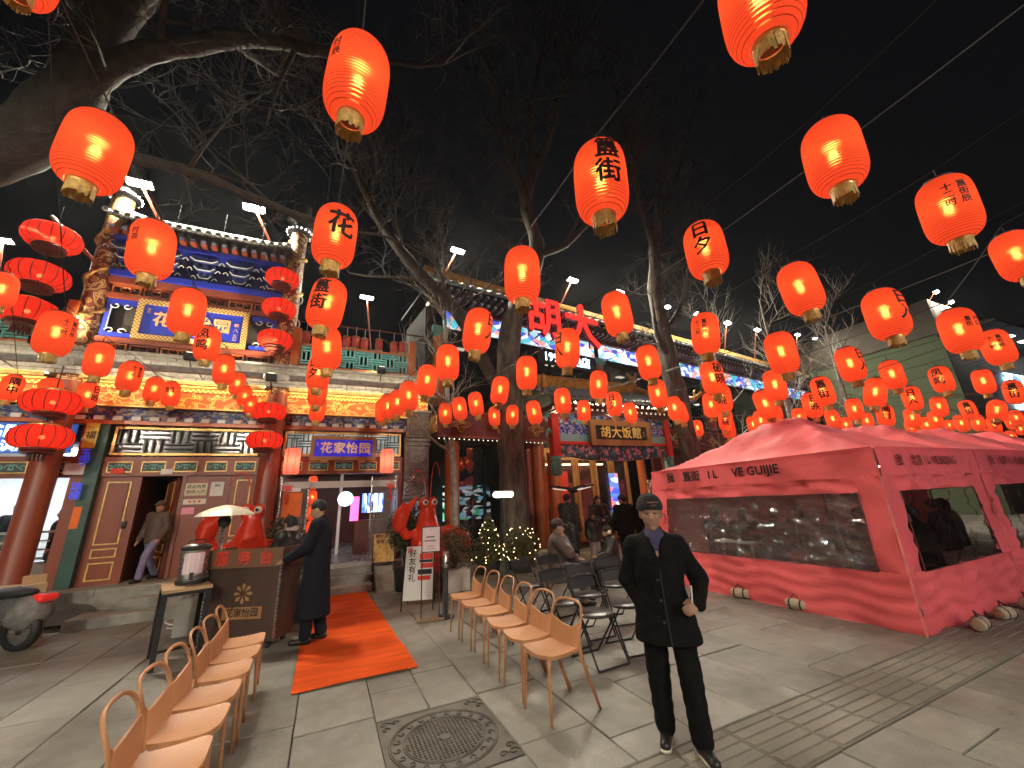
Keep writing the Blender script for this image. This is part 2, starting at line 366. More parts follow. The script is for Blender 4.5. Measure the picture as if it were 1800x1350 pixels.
def plastic_film():
    '''clear vinyl: mostly see-through, crinkled glossy skin'''
    m,t,b,N,L=_mat('clear_film'); N.remove(b); out=N['Material Output']; tc=N.new('ShaderNodeTexCoord')
    mp=N.new('ShaderNodeMapping'); mp.inputs['Rotation'].default_value=(.5,.2,.4); mp.inputs['Scale'].default_value=(1.2,1.2,3.2); L.new(tc.outputs['Object'],mp.inputs[0])
    n=N.new('ShaderNodeTexNoise'); n.inputs['Scale'].default_value=5; n.inputs['Distortion'].default_value=3.5; n.inputs['Detail'].default_value=8; n.inputs['Roughness'].default_value=.65; L.new(mp.outputs[0],n.inputs['Vector'])
    bp=N.new('ShaderNodeBump'); bp.inputs['Strength'].default_value=1; bp.inputs['Distance'].default_value=.16; L.new(n.outputs['Fac'],bp.inputs['Height'])
    g=N.new('ShaderNodeBsdfGlossy'); g.inputs['Roughness'].default_value=.09; g.inputs['Color'].default_value=(.95,.95,.95,1); L.new(bp.outputs[0],g.inputs['Normal'])
    tp=N.new('ShaderNodeBsdfTransparent'); tp.inputs[0].default_value=(.86,.84,.84,1); fr=N.new('ShaderNodeFresnel'); fr.inputs[0].default_value=1.6; L.new(bp.outputs[0],fr.inputs['Normal'])
    mr=N.new('ShaderNodeMapRange'); mr.inputs[3].default_value=.04; mr.inputs[4].default_value=.6; L.new(fr.outputs[0],mr.inputs[0])
    mx=N.new('ShaderNodeMixShader'); L.new(mr.outputs[0],mx.inputs[0]); L.new(tp.outputs[0],mx.inputs[1]); L.new(g.outputs[0],mx.inputs[2]); L.new(mx.outputs[0],out.inputs[0]); return m
M['film']=plastic_film()
def lantern_shell(name,col,ribs,tr=.055):
    m,t,b,N,L=_mat(name); N.remove(b); out=N['Material Output']
    tc=N.new('ShaderNodeTexCoord'); sx=N.new('ShaderNodeSeparateXYZ'); L.new(tc.outputs['Object'],sx.inputs[0])
    if ribs>0:
        mu=N.new('ShaderNodeMath'); mu.operation='MULTIPLY'; mu.inputs[1].default_value=ribs; L.new(sx.outputs['Z'],mu.inputs[0])
    else:
        at=N.new('ShaderNodeMath'); at.operation='ARCTAN2'; L.new(sx.outputs['Y'],at.inputs[0]); L.new(sx.outputs['X'],at.inputs[1])
        mu=N.new('ShaderNodeMath'); mu.operation='MULTIPLY'; mu.inputs[1].default_value=-ribs/(2*math.pi); L.new(at.outputs[0],mu.inputs[0])
    fr=N.new('ShaderNodeMath'); fr.operation='FRACT'; L.new(mu.outputs[0],fr.inputs[0])
    cr=N.new('ShaderNodeValToRGB'); e=cr.color_ramp.elements; w=.2 if ribs>0 else .06
    e[0].position=w*.5; e[0].color=(*[c*.2 for c in col],1); e[1].position=w; e[1].color=(*col,1); L.new(fr.outputs[0],cr.inputs[0])
    tl=N.new('ShaderNodeBsdfTranslucent'); df=N.new('ShaderNodeBsdfDiffuse'); tp=N.new('ShaderNodeBsdfTransparent'); tp.inputs[0].default_value=(1,.5,.25,1)
    L.new(cr.outputs[0],tl.inputs[0]); L.new(cr.outputs[0],df.inputs[0])
    m0=N.new('ShaderNodeMixShader'); m0.inputs[0].default_value=.3; L.new(tl.outputs[0],m0.inputs[1]); L.new(df.outputs[0],m0.inputs[2])
    em=N.new('ShaderNodeEmission'); em.inputs[1].default_value=.22; L.new(cr.outputs[0],em.inputs[0]); m1=N.new('ShaderNodeAddShader'); L.new(m0.outputs[0],m1.inputs[0]); L.new(em.outputs[0],m1.inputs[1])
    m2=N.new('ShaderNodeMixShader'); m2.inputs[0].default_value=tr; L.new(m1.outputs[0],m2.inputs[1]); L.new(tp.outputs[0],m2.inputs[2])
    if ribs>0:
        # pleated silk also scatters the bulb's image up and down across the ribs
        si=N.new('ShaderNodeMath'); si.operation='SINE'; m3=N.new('ShaderNodeMath'); m3.operation='MULTIPLY'; m3.inputs[1].default_value=2*math.pi; L.new(mu.outputs[0],m3.inputs[0]); L.new(m3.outputs[0],si.inputs[0])
        bp=N.new('ShaderNodeBump'); bp.inputs['Strength'].default_value=1; bp.inputs['Distance'].default_value=.006; L.new(si.outputs[0],bp.inputs['Height'])
        rf=N.new('ShaderNodeBsdfRefraction'); rf.inputs['IOR'].default_value=1.35; rf.inputs['Roughness'].default_value=.42; rf.inputs['Color'].default_value=(1,.5,.2,1); L.new(bp.outputs[0],rf.inputs['Normal'])
        m4=N.new('ShaderNodeMixShader'); m4.inputs[0].default_value=.15; L.new(m2.outputs[0],m4.inputs[1]); L.new(rf.outputs[0],m4.inputs[2]); m2=m4
    L.new(m2.outputs[0],out.inputs[0]); return m
M['shell']=lantern_shell('lantern_silk',(.92,.125,.05),46)
M['shell_flat']=lantern_shell('palace_lantern_silk',(.9,.06,.03),-16,.04)
M['shell_pink']=lantern_shell('hexagon_lantern_silk',(.9,.3,.2),-6,.0)
# ================================================================ ground, paving
def to_px(p):
    q=Vector(p)-EYE; z=q.dot(fw)
    return None if z<.2 else (900+680*q.dot(rt)/z,675-680*q.dot(up)/z,z)
g=MB().grid(lambda u,v:(-150+300*u,-60+260*v,-.03),4,4).build('ground',M['grout']); tag(g,kind='structure')
pv=empty('pavement',kind='structure')
xe=[-.1,.5,.94,1.38]; 
while xe[0]>-11: xe.insert(0,xe[0]-.6)
while xe[-1]<30: xe.append(xe[-1]+.6)
rnd=random.Random(3); tiles=[]
for i in range(len(xe)-1):
    x0,x1=xe[i],xe[i+1]
    bands=[(-3,1.98),(2.54,12.2 if x0>2 else 9.5)]
    if x0>=.49 and x1<1.39: bands=[(-3,1.98),(2.54,2.97),(3.95,9.5)]
    for a,b in bands:
        y=a; first=rnd.choice((.3,.55,.8,1.0))
        while y<b-.02:
            l=first or rnd.choice((.9,.9,.9,1.2)); first=0
            if b-(y+l)<.28: l=b-y
            l=min(l,b-y); tiles.append((x0,x1,y,y+l)); y+=l
def area(t):
    c=to_px(((t[0]+t[1])/2,(t[2]+t[3])/2,0))
    if not c or not(-60<c[0]<1860 and c[1]<1420): return 0
    return (t[1]-t[0])*(t[3]-t[2])/c[2]**3
tiles.sort(key=area,reverse=True); tm={}; rest=MB()
for k,(x0,x1,y0,y1) in enumerate(tiles):
    w,l=x1-x0-.008,y1-y0-.008
    if k<290 and area(tiles[k])>0:
        key=(round(w,3),round(l,3))
        if key not in tm: tm[key]=MB().bevbox(-w/2,w/2,-l/2,l/2,-.04,0,.006).mesh('paving_slab',M['paver'])
        link('paving_slab',tm[key],pv,((x0+x1)/2,(y0+y1)/2,rnd.uniform(-.004,.004)),(rnd.uniform(-.004,.004),rnd.uniform(-.005,.005),rnd.uniform(-.004,.004)))
    else: rest.bevbox(x0+.004,x1-.004,y0+.004,y1-.004,-.04,rnd.uniform(-.003,.003),.006)
tag(rest.build('paving_slabs_far',M['paver'],pv),kind='stuff')
# tactile guiding strip: ribbed tiles
tt=MB().bevbox(-.246,.246,-.27,.27,-.04,-.002,.004)
for i in range(6):
    yc=-.225+i*.09; tt.bevbox(-.235,.235,yc-.034,yc+.034,-.003,.006,.006)
tme=tt.mesh('tactile_slab',M['tactile'])
for i in range(28): link('tactile_slab',tme,pv,(-1.5+i*.5,2.26,0))
# manhole
mh=empty('manhole_cover',(.94,3.46,0),label='square cast-iron manhole cover with ornate ring pattern set in the paving',cat='manhole')
b=MB().bevbox(-.44,.44,-.47,.47,-.04,-.004,.004); b.build('frame',M['iron'],mh)
b=MB()
for r in (.40,.385,.3,.285): b.lathe([(r-.006,-.005),(r-.003,.004),(r+.003,.004),(r+.006,-.005)],48)
b.build('ring',M['iron'],mh)
b=MB()
for i in range(-9,10):
    for j in range(-9,10):
        x,y=i*.03,j*.03
        if .05<math.hypot(x,y)<.275: b.bevbox(x-.009,x+.009,y-.009,y+.009,-.005,.005,.003)
tag(b.build('stud',M['iron'],mh),kind='stuff')
b=MB().lathe([(.045,-.005),(.04,.007),(0,.008)],20); b.build('boss',M['iron'],mh)
b=MB()
for k in range(20):
    a=k*2*math.pi/20; c=Vector((.343*math.cos(a),.343*math.sin(a),.0))
    b.tube([c+Vector((.03*math.cos(a+q),.03*math.sin(a+q),0))*(1-q/9) for q in np.linspace(0,5,9)],.005,5)
for sx in (-1,1):
    for sy in (-1,1):
        c=Vector((.385*sx,.405*sy,0))
        for q,rr in ((0,.045),(1.4,.035),(-1.4,.035)):
            d=Vector((-sx*.05*abs(math.sin(q)) if q>0 else 0,-sy*.05 if q<0 else 0,0))*1.6
            b.tube([c+d+Vector((rr*math.cos(t),rr*math.sin(t),0))*(1-t/8) for t in np.linspace(0,5.5,10)],.006,5)
tag(b.build('scrollwork',M['iron'],mh),kind='stuff')
# carpet
cp=MB().grid(lambda u,v:(-.17+1.2*u+ (0.02*math.sin(v*5)-.1*v if u<.5 else -.15*v),4.86+4.6*v,.014+.011*math.sin(v*21+u*2)*math.sin(u*3.1+v*9)),10,60)
tag(cp.build('red_carpet',M['carpet'],smooth=True),'orange-red carpet runner leading to the entrance steps','carpet')
# ================================================================ left restaurant
PW=10.75   # wall plane of the left restaurant
tr=empty('entrance_terrace',kind='structure')
for a,b,c,d,e,f in ((-9,-.95,10.05,16,0,.5),(-.95,1.35,9.98,16,0,.45),(1.35,2.4,10.2,16,0,.45)): box_part('terrace_block',tr,M['stone'],a,b,c,d,e,f)
for k in range(9):
    x0=-8.9+k*.88; MB().bevbox(x0+.004,x0+.872,10.02,10.5,.42,.505,.008).build('edge_stone',M['stone'],tr)
st=empty('side_steps',label='two stone steps below the red panelled doors',cat='steps')
MB().bevbox(-3.7,-1.6,9.4,10.03,-.02,.16,.012).build('step',M['stone'],st)
MB().bevbox(-3.2,-1.6,9.72,10.03,.15,.33,.012).build('step',M['stone'],st)
st=empty('entrance_steps',label='three stone steps at the end of the carpet',cat='steps')
for k in range(3): MB().bevbox(-.95,1.0,9.45+.3*k,10.04,.15*k-.01,.15*(k+1),.012).build('step',M['stone'],st)
rp=MB().add([(1.06,9.15,0),(1.5,9.15,0),(1.5,9.95,.42),(1.06,9.95,.42),(1.06,9.95,0),(1.5,9.95,0)],[(0,1,2,3),(0,3,4),(1,5,2),(3,2,5,4),(0,4,5,1)])
tag(rp.build('ramp',M['stone']),'pale sloping stone ramp beside the entrance steps','ramp')
RB=empty('restaurant_building',label='two-storey red timber restaurant with carved lattice fronts and golden frieze',cat='building')
L_=M['lacquer']
def frame(mb,x0,x1,z0,z1,y,w=.05,d=.05,mi=0):
    mb.bx(x0,x1,y-d,y,z1-w,z1,mi); mb.bx(x0,x1,y-d,y,z0,z0+w,mi); mb.bx(x0,x0+w,y-d,y,z0+w,z1-w,mi); mb.bx(x1-w,x1,y-d,y,z0+w,z1-w,mi)
def door_leaf(x0,x1,name='door_leaf',knob=False,loc=None):
    p=MB().bx(x0,x1,PW,PW+.06,.5,2.52); o=p.build(name,L_,RB)
    t=MB(); w=x1-x0; a,b=x0+.12,x1-.12
    for z0,z1 in ((1.22,2.42),(.98,1.15),(.58,.9)):
        frame(t,a,b,z0,z1,PW,.022,.018)
    t.build('gold_moulding',M['gold'],o)
    q=MB()
    for z0,z1 in ((1.25,2.39),(1.01,1.12),(.61,.87)): q.bx(a+.05,b-.05,PW-.012,PW,z0+.03,z1-.03)
    q.build('raised_panel',L_,o)
    if knob:
        MB().bx(x1-.13,x1-.06,PW-.05,PW,1.5,1.64).sph((x1-.095,PW-.06,1.54),.03,6).build('handle',M['black'],o)
    return o
# shop bay (left), its lit inside
wall=MB().bx(-9,-6.7,PW,PW+.2,.5,3.9).bx(-6.7,-4.4,PW,PW+.2,3.6,3.9).bx(-4.62,-4.36,PW-.1,PW+.2,.5,3.9)
wall.build('wall',L_,RB)
MB().bx(-4.42,-4.2,PW-.16,PW+.2,.5,3.62).build('green_post',M['greenpost'],RB)
# door bay
door_leaf(-4.2,-3.58,knob=True)
jam=MB()
for x in (-3.58,-2.84,-2.05,-1.45): jam.bx(x-.035,x+.035,PW-.03,PW+.1,.5,2.55)
jam.build('door_post',L_,RB)
MB().bx(-2.81,-2.08,PW,PW+.06,.5,2.52).build('door_leaf',L_,RB)
door_leaf(-2.02,-1.5)
od=door_leaf(-.37,.37); od.location=(-3.16,PW+.42,0); od.rotation_euler=(0,0,R(-62)); 
for c in [od]: 
    for v in c.data.vertices: v.co.y-=PW
    for ch in c.children:
        for v in ch.data.vertices: v.co.y-=PW
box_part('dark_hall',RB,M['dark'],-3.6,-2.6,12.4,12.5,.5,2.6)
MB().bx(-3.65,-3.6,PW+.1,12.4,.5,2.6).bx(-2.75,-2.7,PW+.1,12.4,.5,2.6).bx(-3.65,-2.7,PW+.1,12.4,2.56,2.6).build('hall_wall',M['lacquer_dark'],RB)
def header(x0,x1,n):
    h=MB().bx(x0,x1,PW-.06,PW+.12,2.52,2.92); o=h.build('header_beam',L_,RB)
    w=(x1-x0)/n
    for i in range(n):
        a,b=x0+i*w+.07,x0+(i+1)*w-.07; t=MB(); frame(t,a,b,2.6,2.82,PW-.06,.02,.02)
        t.build('panel_trim',M['gold'],o)
        q=MB().bx(a+.02,b-.02,PW-.066,PW-.06,2.62,2.8); q.build('panel_ground',M['lattice_dark'],o)
        c=(a+b)/2; q=MB()
        for s in (-1,1):
            for k,rr in ((0,.07),(.13,.05)):
                q.tube([(c+s*(k+.02+rr*math.cos(t)*(1-t/9)),PW-.07,2.7+rr*math.sin(t)*(1-t/9)) for t in np.linspace(0,5.5,12)],.009,4)
        q.build('carving',M['teal'],o)
header(-4.2,-1.5,5); header(-1.12,1.72,5); header(-7.5,-4.62,5)
def lattice(x0,x1,z0,z1,y,mt,back=None,u=.3,t=.022,name='lattice',par=None,trim=None):
    """basket-weave Chinese lattice: bars joined into one screen"""
    par=par or RB; q=MB(); nx=max(1,round((x1-x0)/u)); nz=max(1,round((z1-z0)/(u*.6))); dx=(x1-x0)/nx; dz=(z1-z0)/nz
    for i in range(nx):
        for j in range(nz):
            a,b,c,d=x0+i*dx,x0+(i+1)*dx,z0+j*dz,z0+(j+1)*dz
            if (i+j)%2==0:
                for k in (.18,.5,.82): q.bx(a-t,b+t,y-.02,y+.02,c+dz*k-t/2,c+dz*k+t/2)
            else:
                for k in (.2,.5,.8): q.bx(a+dx*k-t/2,a+dx*k+t/2,y-.021,y+.019,c-t,d+t)
    o=q.build(name,mt,par); f=MB(); frame(f,x0,x1,z0,z1,y+.03,.05,.07); f.build('lattice_frame',trim or L_,par)
    if back: box_part('backing',par,back,x0,x1,y+.06,y+.08,z0,z1)
    return o
M['transom']=mat('transom_glass',(.09,.1,.1),.15,var=.4,scale=1.5,spec=.8)
lattice(-4.15,-1.55,2.95,3.55,PW-.02,M['lattice_dark'],M['transom'],.42,.03,trim=M['gold'])
M['transomlit']=print_mat('lit_transom',[(.1,.14,.14),(.35,.42,.4),(.75,.8,.7)],'noise',2.2,emit=.5)
lattice(-1.07,1.67,2.95,3.55,PW-.02,M['lattice_dark'],M['transomlit'],.34,.028,trim=M['gold'])
# beams above the bays
BEAM1=print_mat('painted_beam',[(.02,.04,.22),(.2,.25,.32),(.02,.1,.14),(.35,.32,.22),(.01,.02,.12),(.12,.15,.2)],'vor',17,stretch=(1,1,1.6))
SCR=print_mat('gilt_scroll_frieze',[(.5,.12,.02),(.8,.58,.14),(.55,.15,.03)],'scroll',4.2,stretch=(1,1,1.6),dist=1.6,bands=[0,.62,.86])
KEY=print_mat('fret_border',[(.55,.15,.02),(.85,.62,.18)],'check',22)
for x0,x1 in ((-9,-4.95),(-4.95,-1.3),(-1.3,2.35)):
    box_part('lower_beam',RB,M['orange_wood'],x0+.05,x1-.05,PW-.17,PW+.1,3.58,3.66)
    box_part('painted_beam',RB,BEAM1,x0+.05,x1-.05,PW-.14,PW+.1,3.662,3.93)
    box_part('frieze',RB,SCR,x0+.02,x1-.02,PW-.24,PW+.1,3.97,4.32); box_part('fret_border',RB,KEY,x0+.02,x1-.02,PW-.27,PW+.1,4.322,4.42)
    box_part('frieze_rail',RB,M['gold'],x0+.01,x1-.01,PW-.29,PW+.1,3.932,3.968); box_part('frieze_rail',RB,M['gold'],x0+.01,x1-.01,PW-.3,PW+.1,4.422,4.46)
q=MB()
for i in range(38):
    x=-8.9+i*.295
    q.bx(x,x+.15,PW-.2,PW-.142,3.66,3.74)
tag(q.build('bracket_row',M['whitedge'],RB),kind='stuff')
# LED strip under the parapet, lights the frieze
for x0,x1 in ((-9,-5.2),(-4.7,-1.55),(-1.05,2.3)):
    box_part('led_strip',RB,M['led_warm'],x0,x1,PW-.53,PW-.43,4.495,4.505)
    box_part('strip_lip',RB,M['gold'],x0,x1,PW-.56,PW-.545,4.41,4.505)
    c=box_part('added_light_channel',RB,M['brick'],x0,x1,PW-.86,PW-.85,4.6,4.72); MB().bx(x0,x1,PW-.85,PW-.79,4.6,4.61).build('channel_floor',M['brick'],c); MB().bx(x0,x1,PW-.848,PW-.838,4.62,4.71).build('added_wash_led',glow('added_wash_led',(1,.86,.6),14) if 'added_wash_led' not in bpy.data.materials else bpy.data.materials['added_wash_led'],c)  # added channel with hidden LED, brightens the parapet bricks
    for k in range(4):
        xx=x0+(x1-x0)*(k+.5)/4; MB().bar((xx,PW-.84,4.605),(xx,PW-.5,4.56),.02).build('channel_arm',M['black'],c)
# brick parapet
q=MB(); rnd=random.Random(5)
for c in range(6):
    z=4.51+c*.082; x=-9+(c%2)*.14; dep=.54-.012*abs(c-2)
    while x<2.3:
        q.bx(x,x+.272,PW-dep+rnd.uniform(-.006,.006),PW+.1,z,z+.076); x+=.28
tag(q.build('parapet_brick',M['brick'],RB),kind='stuff')
box_part('parapet_coping',RB,M['brick'],-9,2.36,PW-.62,PW+.15,5.002,5.05)
# balustrades on the parapet (teal lattice)
for x0,x1 in ((-8.9,-5.2),(-.95,1.75)):
    lattice(x0,x1,5.1,5.72,PW-.4,M['teal'],None,.36,.04,trim=M['orange_wood'])
    for x in (x0-.08,x1+.08): box_part('baluster_post',RB,M['orange_wood'],x-.09,x+.09,PW-.5,PW-.3,5.05,6.1)
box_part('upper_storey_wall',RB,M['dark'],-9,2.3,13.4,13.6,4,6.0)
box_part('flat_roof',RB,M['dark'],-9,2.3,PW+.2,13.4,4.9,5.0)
# entrance bay: glass doors and corridor behind
jam=MB()
for x in (-1.1,1.69): jam.bx(x-.05,x+.05,PW-.05,PW+.1,.45,2.55)
jam.build('door_post',L_,RB)
box_part('transom_rail',RB,M['white'],-1.0,1.6,PW+.2,PW+.24,2.2,2.36)
for x0,x1 in ((-1.03,-.42),(.98,1.6)):
    o=box_part('glass_door',RB,M['glassclear'],x0,x1,PW+.02,PW+.035,.5,2.42)
    MB().bx(x0,x0+.03,PW,PW+.06,.48,2.45).bx(x1-.03,x1,PW,PW+.06,.48,2.45).build('door_stile',M['steel'],o)
    h=MB(); xx=x1-.1 if x0<0 else x0+.1
    h.tube([(xx,PW-.05,1.0),(xx,PW-.05,1.6)],.014,8); h.tube([(xx,PW,1.05),(xx,PW-.05,1.05)],.01,6); h.tube([(xx,PW,1.55),(xx,PW-.05,1.55)],.01,6); h.build('pull_handle',M['steel'],o)
cw=MB().bx(-1.25,-1.2,PW+.1,17,.45,3).bx(1.75,1.8,PW+.1,17,.45,3).bx(-1.25,1.8,17,17.1,.45,3); cw.build('corridor_wall',M['lacquer_dark'],RB)
box_part('corridor_ceiling',RB,M['dark'],-1.25,1.8,PW+.1,17,2.95,3.0)
box_part('corridor_floor',RB,mat('corridor_floor',(.16,.17,.2),.25,var=.1),-1.2,1.75,PW+.1,17,.452,.46)
box_part('counter',RB,M['lacquer_dark'],.75,1.7,12.4,13,.46,1.35)
SCRN=print_mat('menu_screens',[(.1,.25,.9),(.5,.75,1),(.05,.1,.4),(.8,.9,1)],'vor',9,emit=2.2,stretch=(1.4,1,.6))
for i in range(4): box_part('menu_screen',RB,SCRN,.95+i*.16,1.08+i*.16,12.95,12.98,1.55,2.1)
box_part('pink_banner',RB,glow('pink_sign',(1,.12,.4),1.6),.6,.82,12.3,12.33,1.35,2.0)
MB().disc((.45,12.2,1.95),.2,24,ax='y').build('round_sign',glow('round_sign',(.5,.85,1),2.2),RB)
for i in range(3): box_part('ceiling_light',RB,glow('corridor_lamp',(1,.9,.75),24) if not i else bpy.data.materials['corridor_lamp'],-.2,.5,11.4+i*1.6,11.6+i*1.6,2.93,2.945)
MB().bx(.3,.38,13,13.05,.46,2.9).build('door_frame',M['white'],RB)
# posters on doors
for (x0,x1,z0,z1,mt,y) in ((-.95,-.55,1.55,2.1,'orangepaper',.01),(-.97,-.6,2.12,2.2,'paper',.01),(-3.36,-3.2,1.55,1.72,'paper',0)):
    MB().bx(x0,x1,PW+y-.006,PW+y,z0,z1).build('notice',M[mt],RB)
def notice(x0,x1,z0,z1,mt,body,sz,ink='ink',y=PW-.016,par=None,name='notice'):
    o=MB().bx(x0,x1,y-.004,y,z0,z1).build(name,M[mt] if isinstance(mt,str) else mt,par or RB)
    if body:
        t=MB(); ls=body.split('\n'); n=len(ls)
        for i,l in enumerate(ls): text(t,l,((x0+x1)/2,y-.006,(z0+z1)/2+((n-1)/2-i)*sz*1.25),sz,bold=.02)
        t.build('lettering',M[ink],o)
    return o
M['plaque']=mat('bronze_plaque',(.35,.27,.18),.4,.5,var=.15)
notice(-2.8,-2.42,2.1,2.36,'plaque','成品热荐\n谢绝入内',.085)
notice(-2.36,-2.12,2.08,2.38,'paper','通知\n· · · ·\n· · · ·',.055)
notice(-2.8,-2.4,1.92,2.03,'paper','● ● ●',.07,'orangepaper')
notice(-2.8,-2.58,1.72,1.86,'pinkpaper','',.03)
notice(-2.4,-2.16,1.3,1.62,'paper','小龙虾\n外卖',.08)
notice(-4.42,-4.3,1.55,1.95,'orangepaper','',.03,y=PW-.165)
notice(-4.05,-3.85,2.58,2.68,'redpaper','',.03,y=PW-.09); notice(-3.25,-3.05,2.55,2.66,'paper','',.03,y=PW-.09)
notice(-4.73,-4.4,2.56,2.78,'paper','',.03,y=PW-.13)
M['bl']=mat('blue_sign_letters',(.03,.06,.7),.5,emit=(.03,.06,.7),es=.4)
for x in (-4.4,1.86):
    o=notice(x-.1,x+.1,3.06,3.56,mat('yellow_plaque',(.6,.5,.08),.5,var=.3,scale=14),'福',.16,y=PW-.3,name='couplet_plaque')
    for z in (2.84,2.2): 
        bl=MB(); text(bl,'玉宇' if z>2.5 else '琼楼',(x,PW-.31,z+.03),.17,vert=True,step=.95,bold=.03); bl.build('blue_lettering',M['bl'],RB)
# shop inside: lit white counter room
si=empty('shop_interior',kind='structure')
box_part('shop_back_wall',si,M['white'],-9,-4.6,14,14.1,.5,3.2); box_part('shop_side_wall',si,M['white'],-4.66,-4.62,PW+.2,14,.5,3.2); box_part('shop_ceiling',si,M['white'],-9,-4.6,PW+.2,14,3.2,3.25)
for x in (-7.6,-5.6): box_part('ceiling_panel',si,glow('cool_panel',(.75,.88,1),26),x-.5,x+.5,11.6,12.6,3.17,3.19)
ct=empty('ice_cream_counter',(0,0,0),label='glass-fronted chilled counter inside the bright shop at the far left',cat='counter')
box_part('base',ct,M['white'],-7.4,-4.75,11.0,11.7,.5,.95); box_part('glass_front',ct,M['glassclear'],-7.4,-4.75,11.02,11.04,.95,1.5); box_part('top',ct,M['steel'],-7.4,-4.75,11.0,11.7,1.5,1.54)
for k in range(3): box_part('shelf',ct,M['white'],-7.35,-4.8,11.1,11.6,1.02+.16*k,1.04+.16*k)
sg=empty('shop_sign',(0,0,0),label='blue glowing shop sign with white-blue lettering above the left shop',cat='sign')
box_part('panel',sg,print_mat('sign_panel',[(.02,.05,.2),(.05,.12,.4)],'noise',3,emit=.8),-8.2,-4.72,PW-.12,PW-.06,2.98,3.56)
t=MB(); text(t,'GE',(-5.75,PW-.13,3.38),.32,bold=.03); text(t,'冰淇淋',(-5.6,PW-.13,3.1),.22,bold=.03); t.build('lettering',M['led_cyan'],sg)
# ================================================================ gate tower over the doors
GT=empty('gate_tower',(-3.12,10.5,0),label='carved red and blue gate tower with two tall gilded columns',cat='tower')
CX=1.83; COLM=print_mat('gilded_column',[(.16,.04,.025),(.62,.42,.16),(.3,.12,.05)],'scroll',5,dist=1.8,bands=[0,.5,.82])
for s in (-1,1):
    c=MB().lathe([(.235,.5),(.235,.56),(.21,.6),(.205,3.0),(.2,4.4)],24,(s*CX,0,0)); co=c.build('column',M['lacquer'],GT,smooth=True)
    MB().lathe([(.202,4.4),(.2,8.9)],24,(s*CX,0,0)).build('column_upper',COLM,co,smooth=True)
    q=MB().tube([(s*CX+.215*math.cos(a),.215*math.sin(a),5+a*.17) for a in np.linspace(0,22,110)],[.045+.02*math.sin(k*.9) for k in range(110)],6)
    q.build('dragon_relief',M['goldrelief'],co,smooth=True)
    MB().lathe([(.2,8.9),(.3,8.95),(.3,9.02),(.2,9.05),(.19,9.25),(.33,9.3),(.34,9.4),(.2,9.45),(.17,9.6),(.24,9.75),(.22,9.85),(0,9.9)],20,(s*CX,0,0)).build('column_cap',M['black'],co,smooth=True)
    q=MB()
    for k in range(18):
        a=k*2*math.pi/18; q.sph((s*CX+.31*math.cos(a),.31*math.sin(a),8.985),.022,4)
    tag(q.build('bead_light',M['led_white'],co),kind='stuff')
    q=MB()
    for z in (5.0,5.6,6.3,7.0): q.tube([(s*CX+.2+.06*math.sin(t),-.05+.04*t,z+.09*math.cos(t)) for t in np.linspace(-2,3,9)],.02,5)
    q.build('cloud_bracket',M['whitedge'],co)
def beam(z0,z1,y0,y1,mt,name='beam',x=CX-.2): return box_part(name,GT,mt,-x,x,y0,y1,z0,z1)
beam(4.95,5.12,-.1,.15,M['lacquer']); beam(5.3,5.42,-.1,.15,M['lacquer']); beam(6.34,6.46,-.1,.15,M['lacquer']); beam(6.68,6.84,-.16,.2,M['lacquer'])
beam(5.12,5.3,.02,.06,M['dark'],'shadow_board'); beam(6.46,6.68,.02,.06,M['dark'],'shadow_board'); beam(5.42,6.34,.06,.1,M['dark'],'shadow_board')
for z in (5.12,6.46):
    for i in range(6):
        x0=-1.58+i*.53; f=MB(); h=.18 if z<6 else .22
        frame(f,x0,x0+.49,z+.005,z+h-.005,.0,.03,.06); c=x0+.245
        f.tube([(c+.15*math.cos(t)*(1-t/12),-.05,z+h/2+.06*math.sin(t)) for t in np.linspace(0,9,14)],.014,4)
        f.build('pierced_panel',M['lacquer'] if i%2 else M['orange_wood'],GT)
for s in (-1,1):   # blue cloud panels beside the board
    f=MB(); x0,x1=(-1.6,-1.08) if s<0 else (1.08,1.6)
    f.bx(x0,x1,-.06,.0,6.2,6.33).bx(x0,x1,-.06,0,5.43,5.55); f.bx(x0 if s<0 else x1-.1,x0+.1 if s<0 else x1,-.06,0,5.55,6.2); o=f.build('cloud_panel',M['blue'],GT)
    q=MB(); cx=(x0+x1)/2
    for zz,sg_ in ((6.17,-1),(5.58,1)):
        for t_ in (-1,1): q.tube([(cx+t_*(.1+.08*math.cos(t)*(1-t/8)),-.07,zz+sg_*.07*math.sin(t)*(1-t/9)) for t in np.linspace(0,5,10)],.013,4)
    q.tube([(x0+.1 if s<0 else x1-.1,-.065,z) for z in np.linspace(5.6,6.15,6)],.012,4); q.build('cloud_edge',M['whitedge'],o)
# name board
nb=empty('blue_name_board',(-3.11,10.36,0),label='large blue name board with gilt characters and fret frame on the gate tower',cat='sign')
MB().bx(-.92,.92,-.05,.0,5.5,6.24).build('panel',M['blue'],nb)
f=MB(); frame(f,-1.03,1.03,5.4,6.34,.0,.11,.09); f.build('frame',print_mat('fret_frame',[(.2,.11,.03),(.62,.42,.15)],'check',26),nb)
t=MB()
for i,ch in enumerate('花家怡园'): text(t,ch,(-.56+i*.36,-.055,5.88),.36,bold=.03,th=.02)
text(t,'赖八五',(.8,-.055,5.83),.1,vert=True,step=1.4); text(t,'印',(.8,-.055,5.6),.08); text(t,'古宅',(-.83,-.055,6.08),.07,vert=True)
t.build('lettering',mat('salmon_gilt',(.75,.42,.2),.4,var=.1),nb)
beam(6.84,6.98,-.22,.25,M['blue'],'blue_beam'); beam(7.62,7.72,-.42,.3,M['blue'],'blue_beam')
beam(6.98,7.62,.05,.12,mat('deep_blue_board',(.01,.012,.09),.5),'back_board')
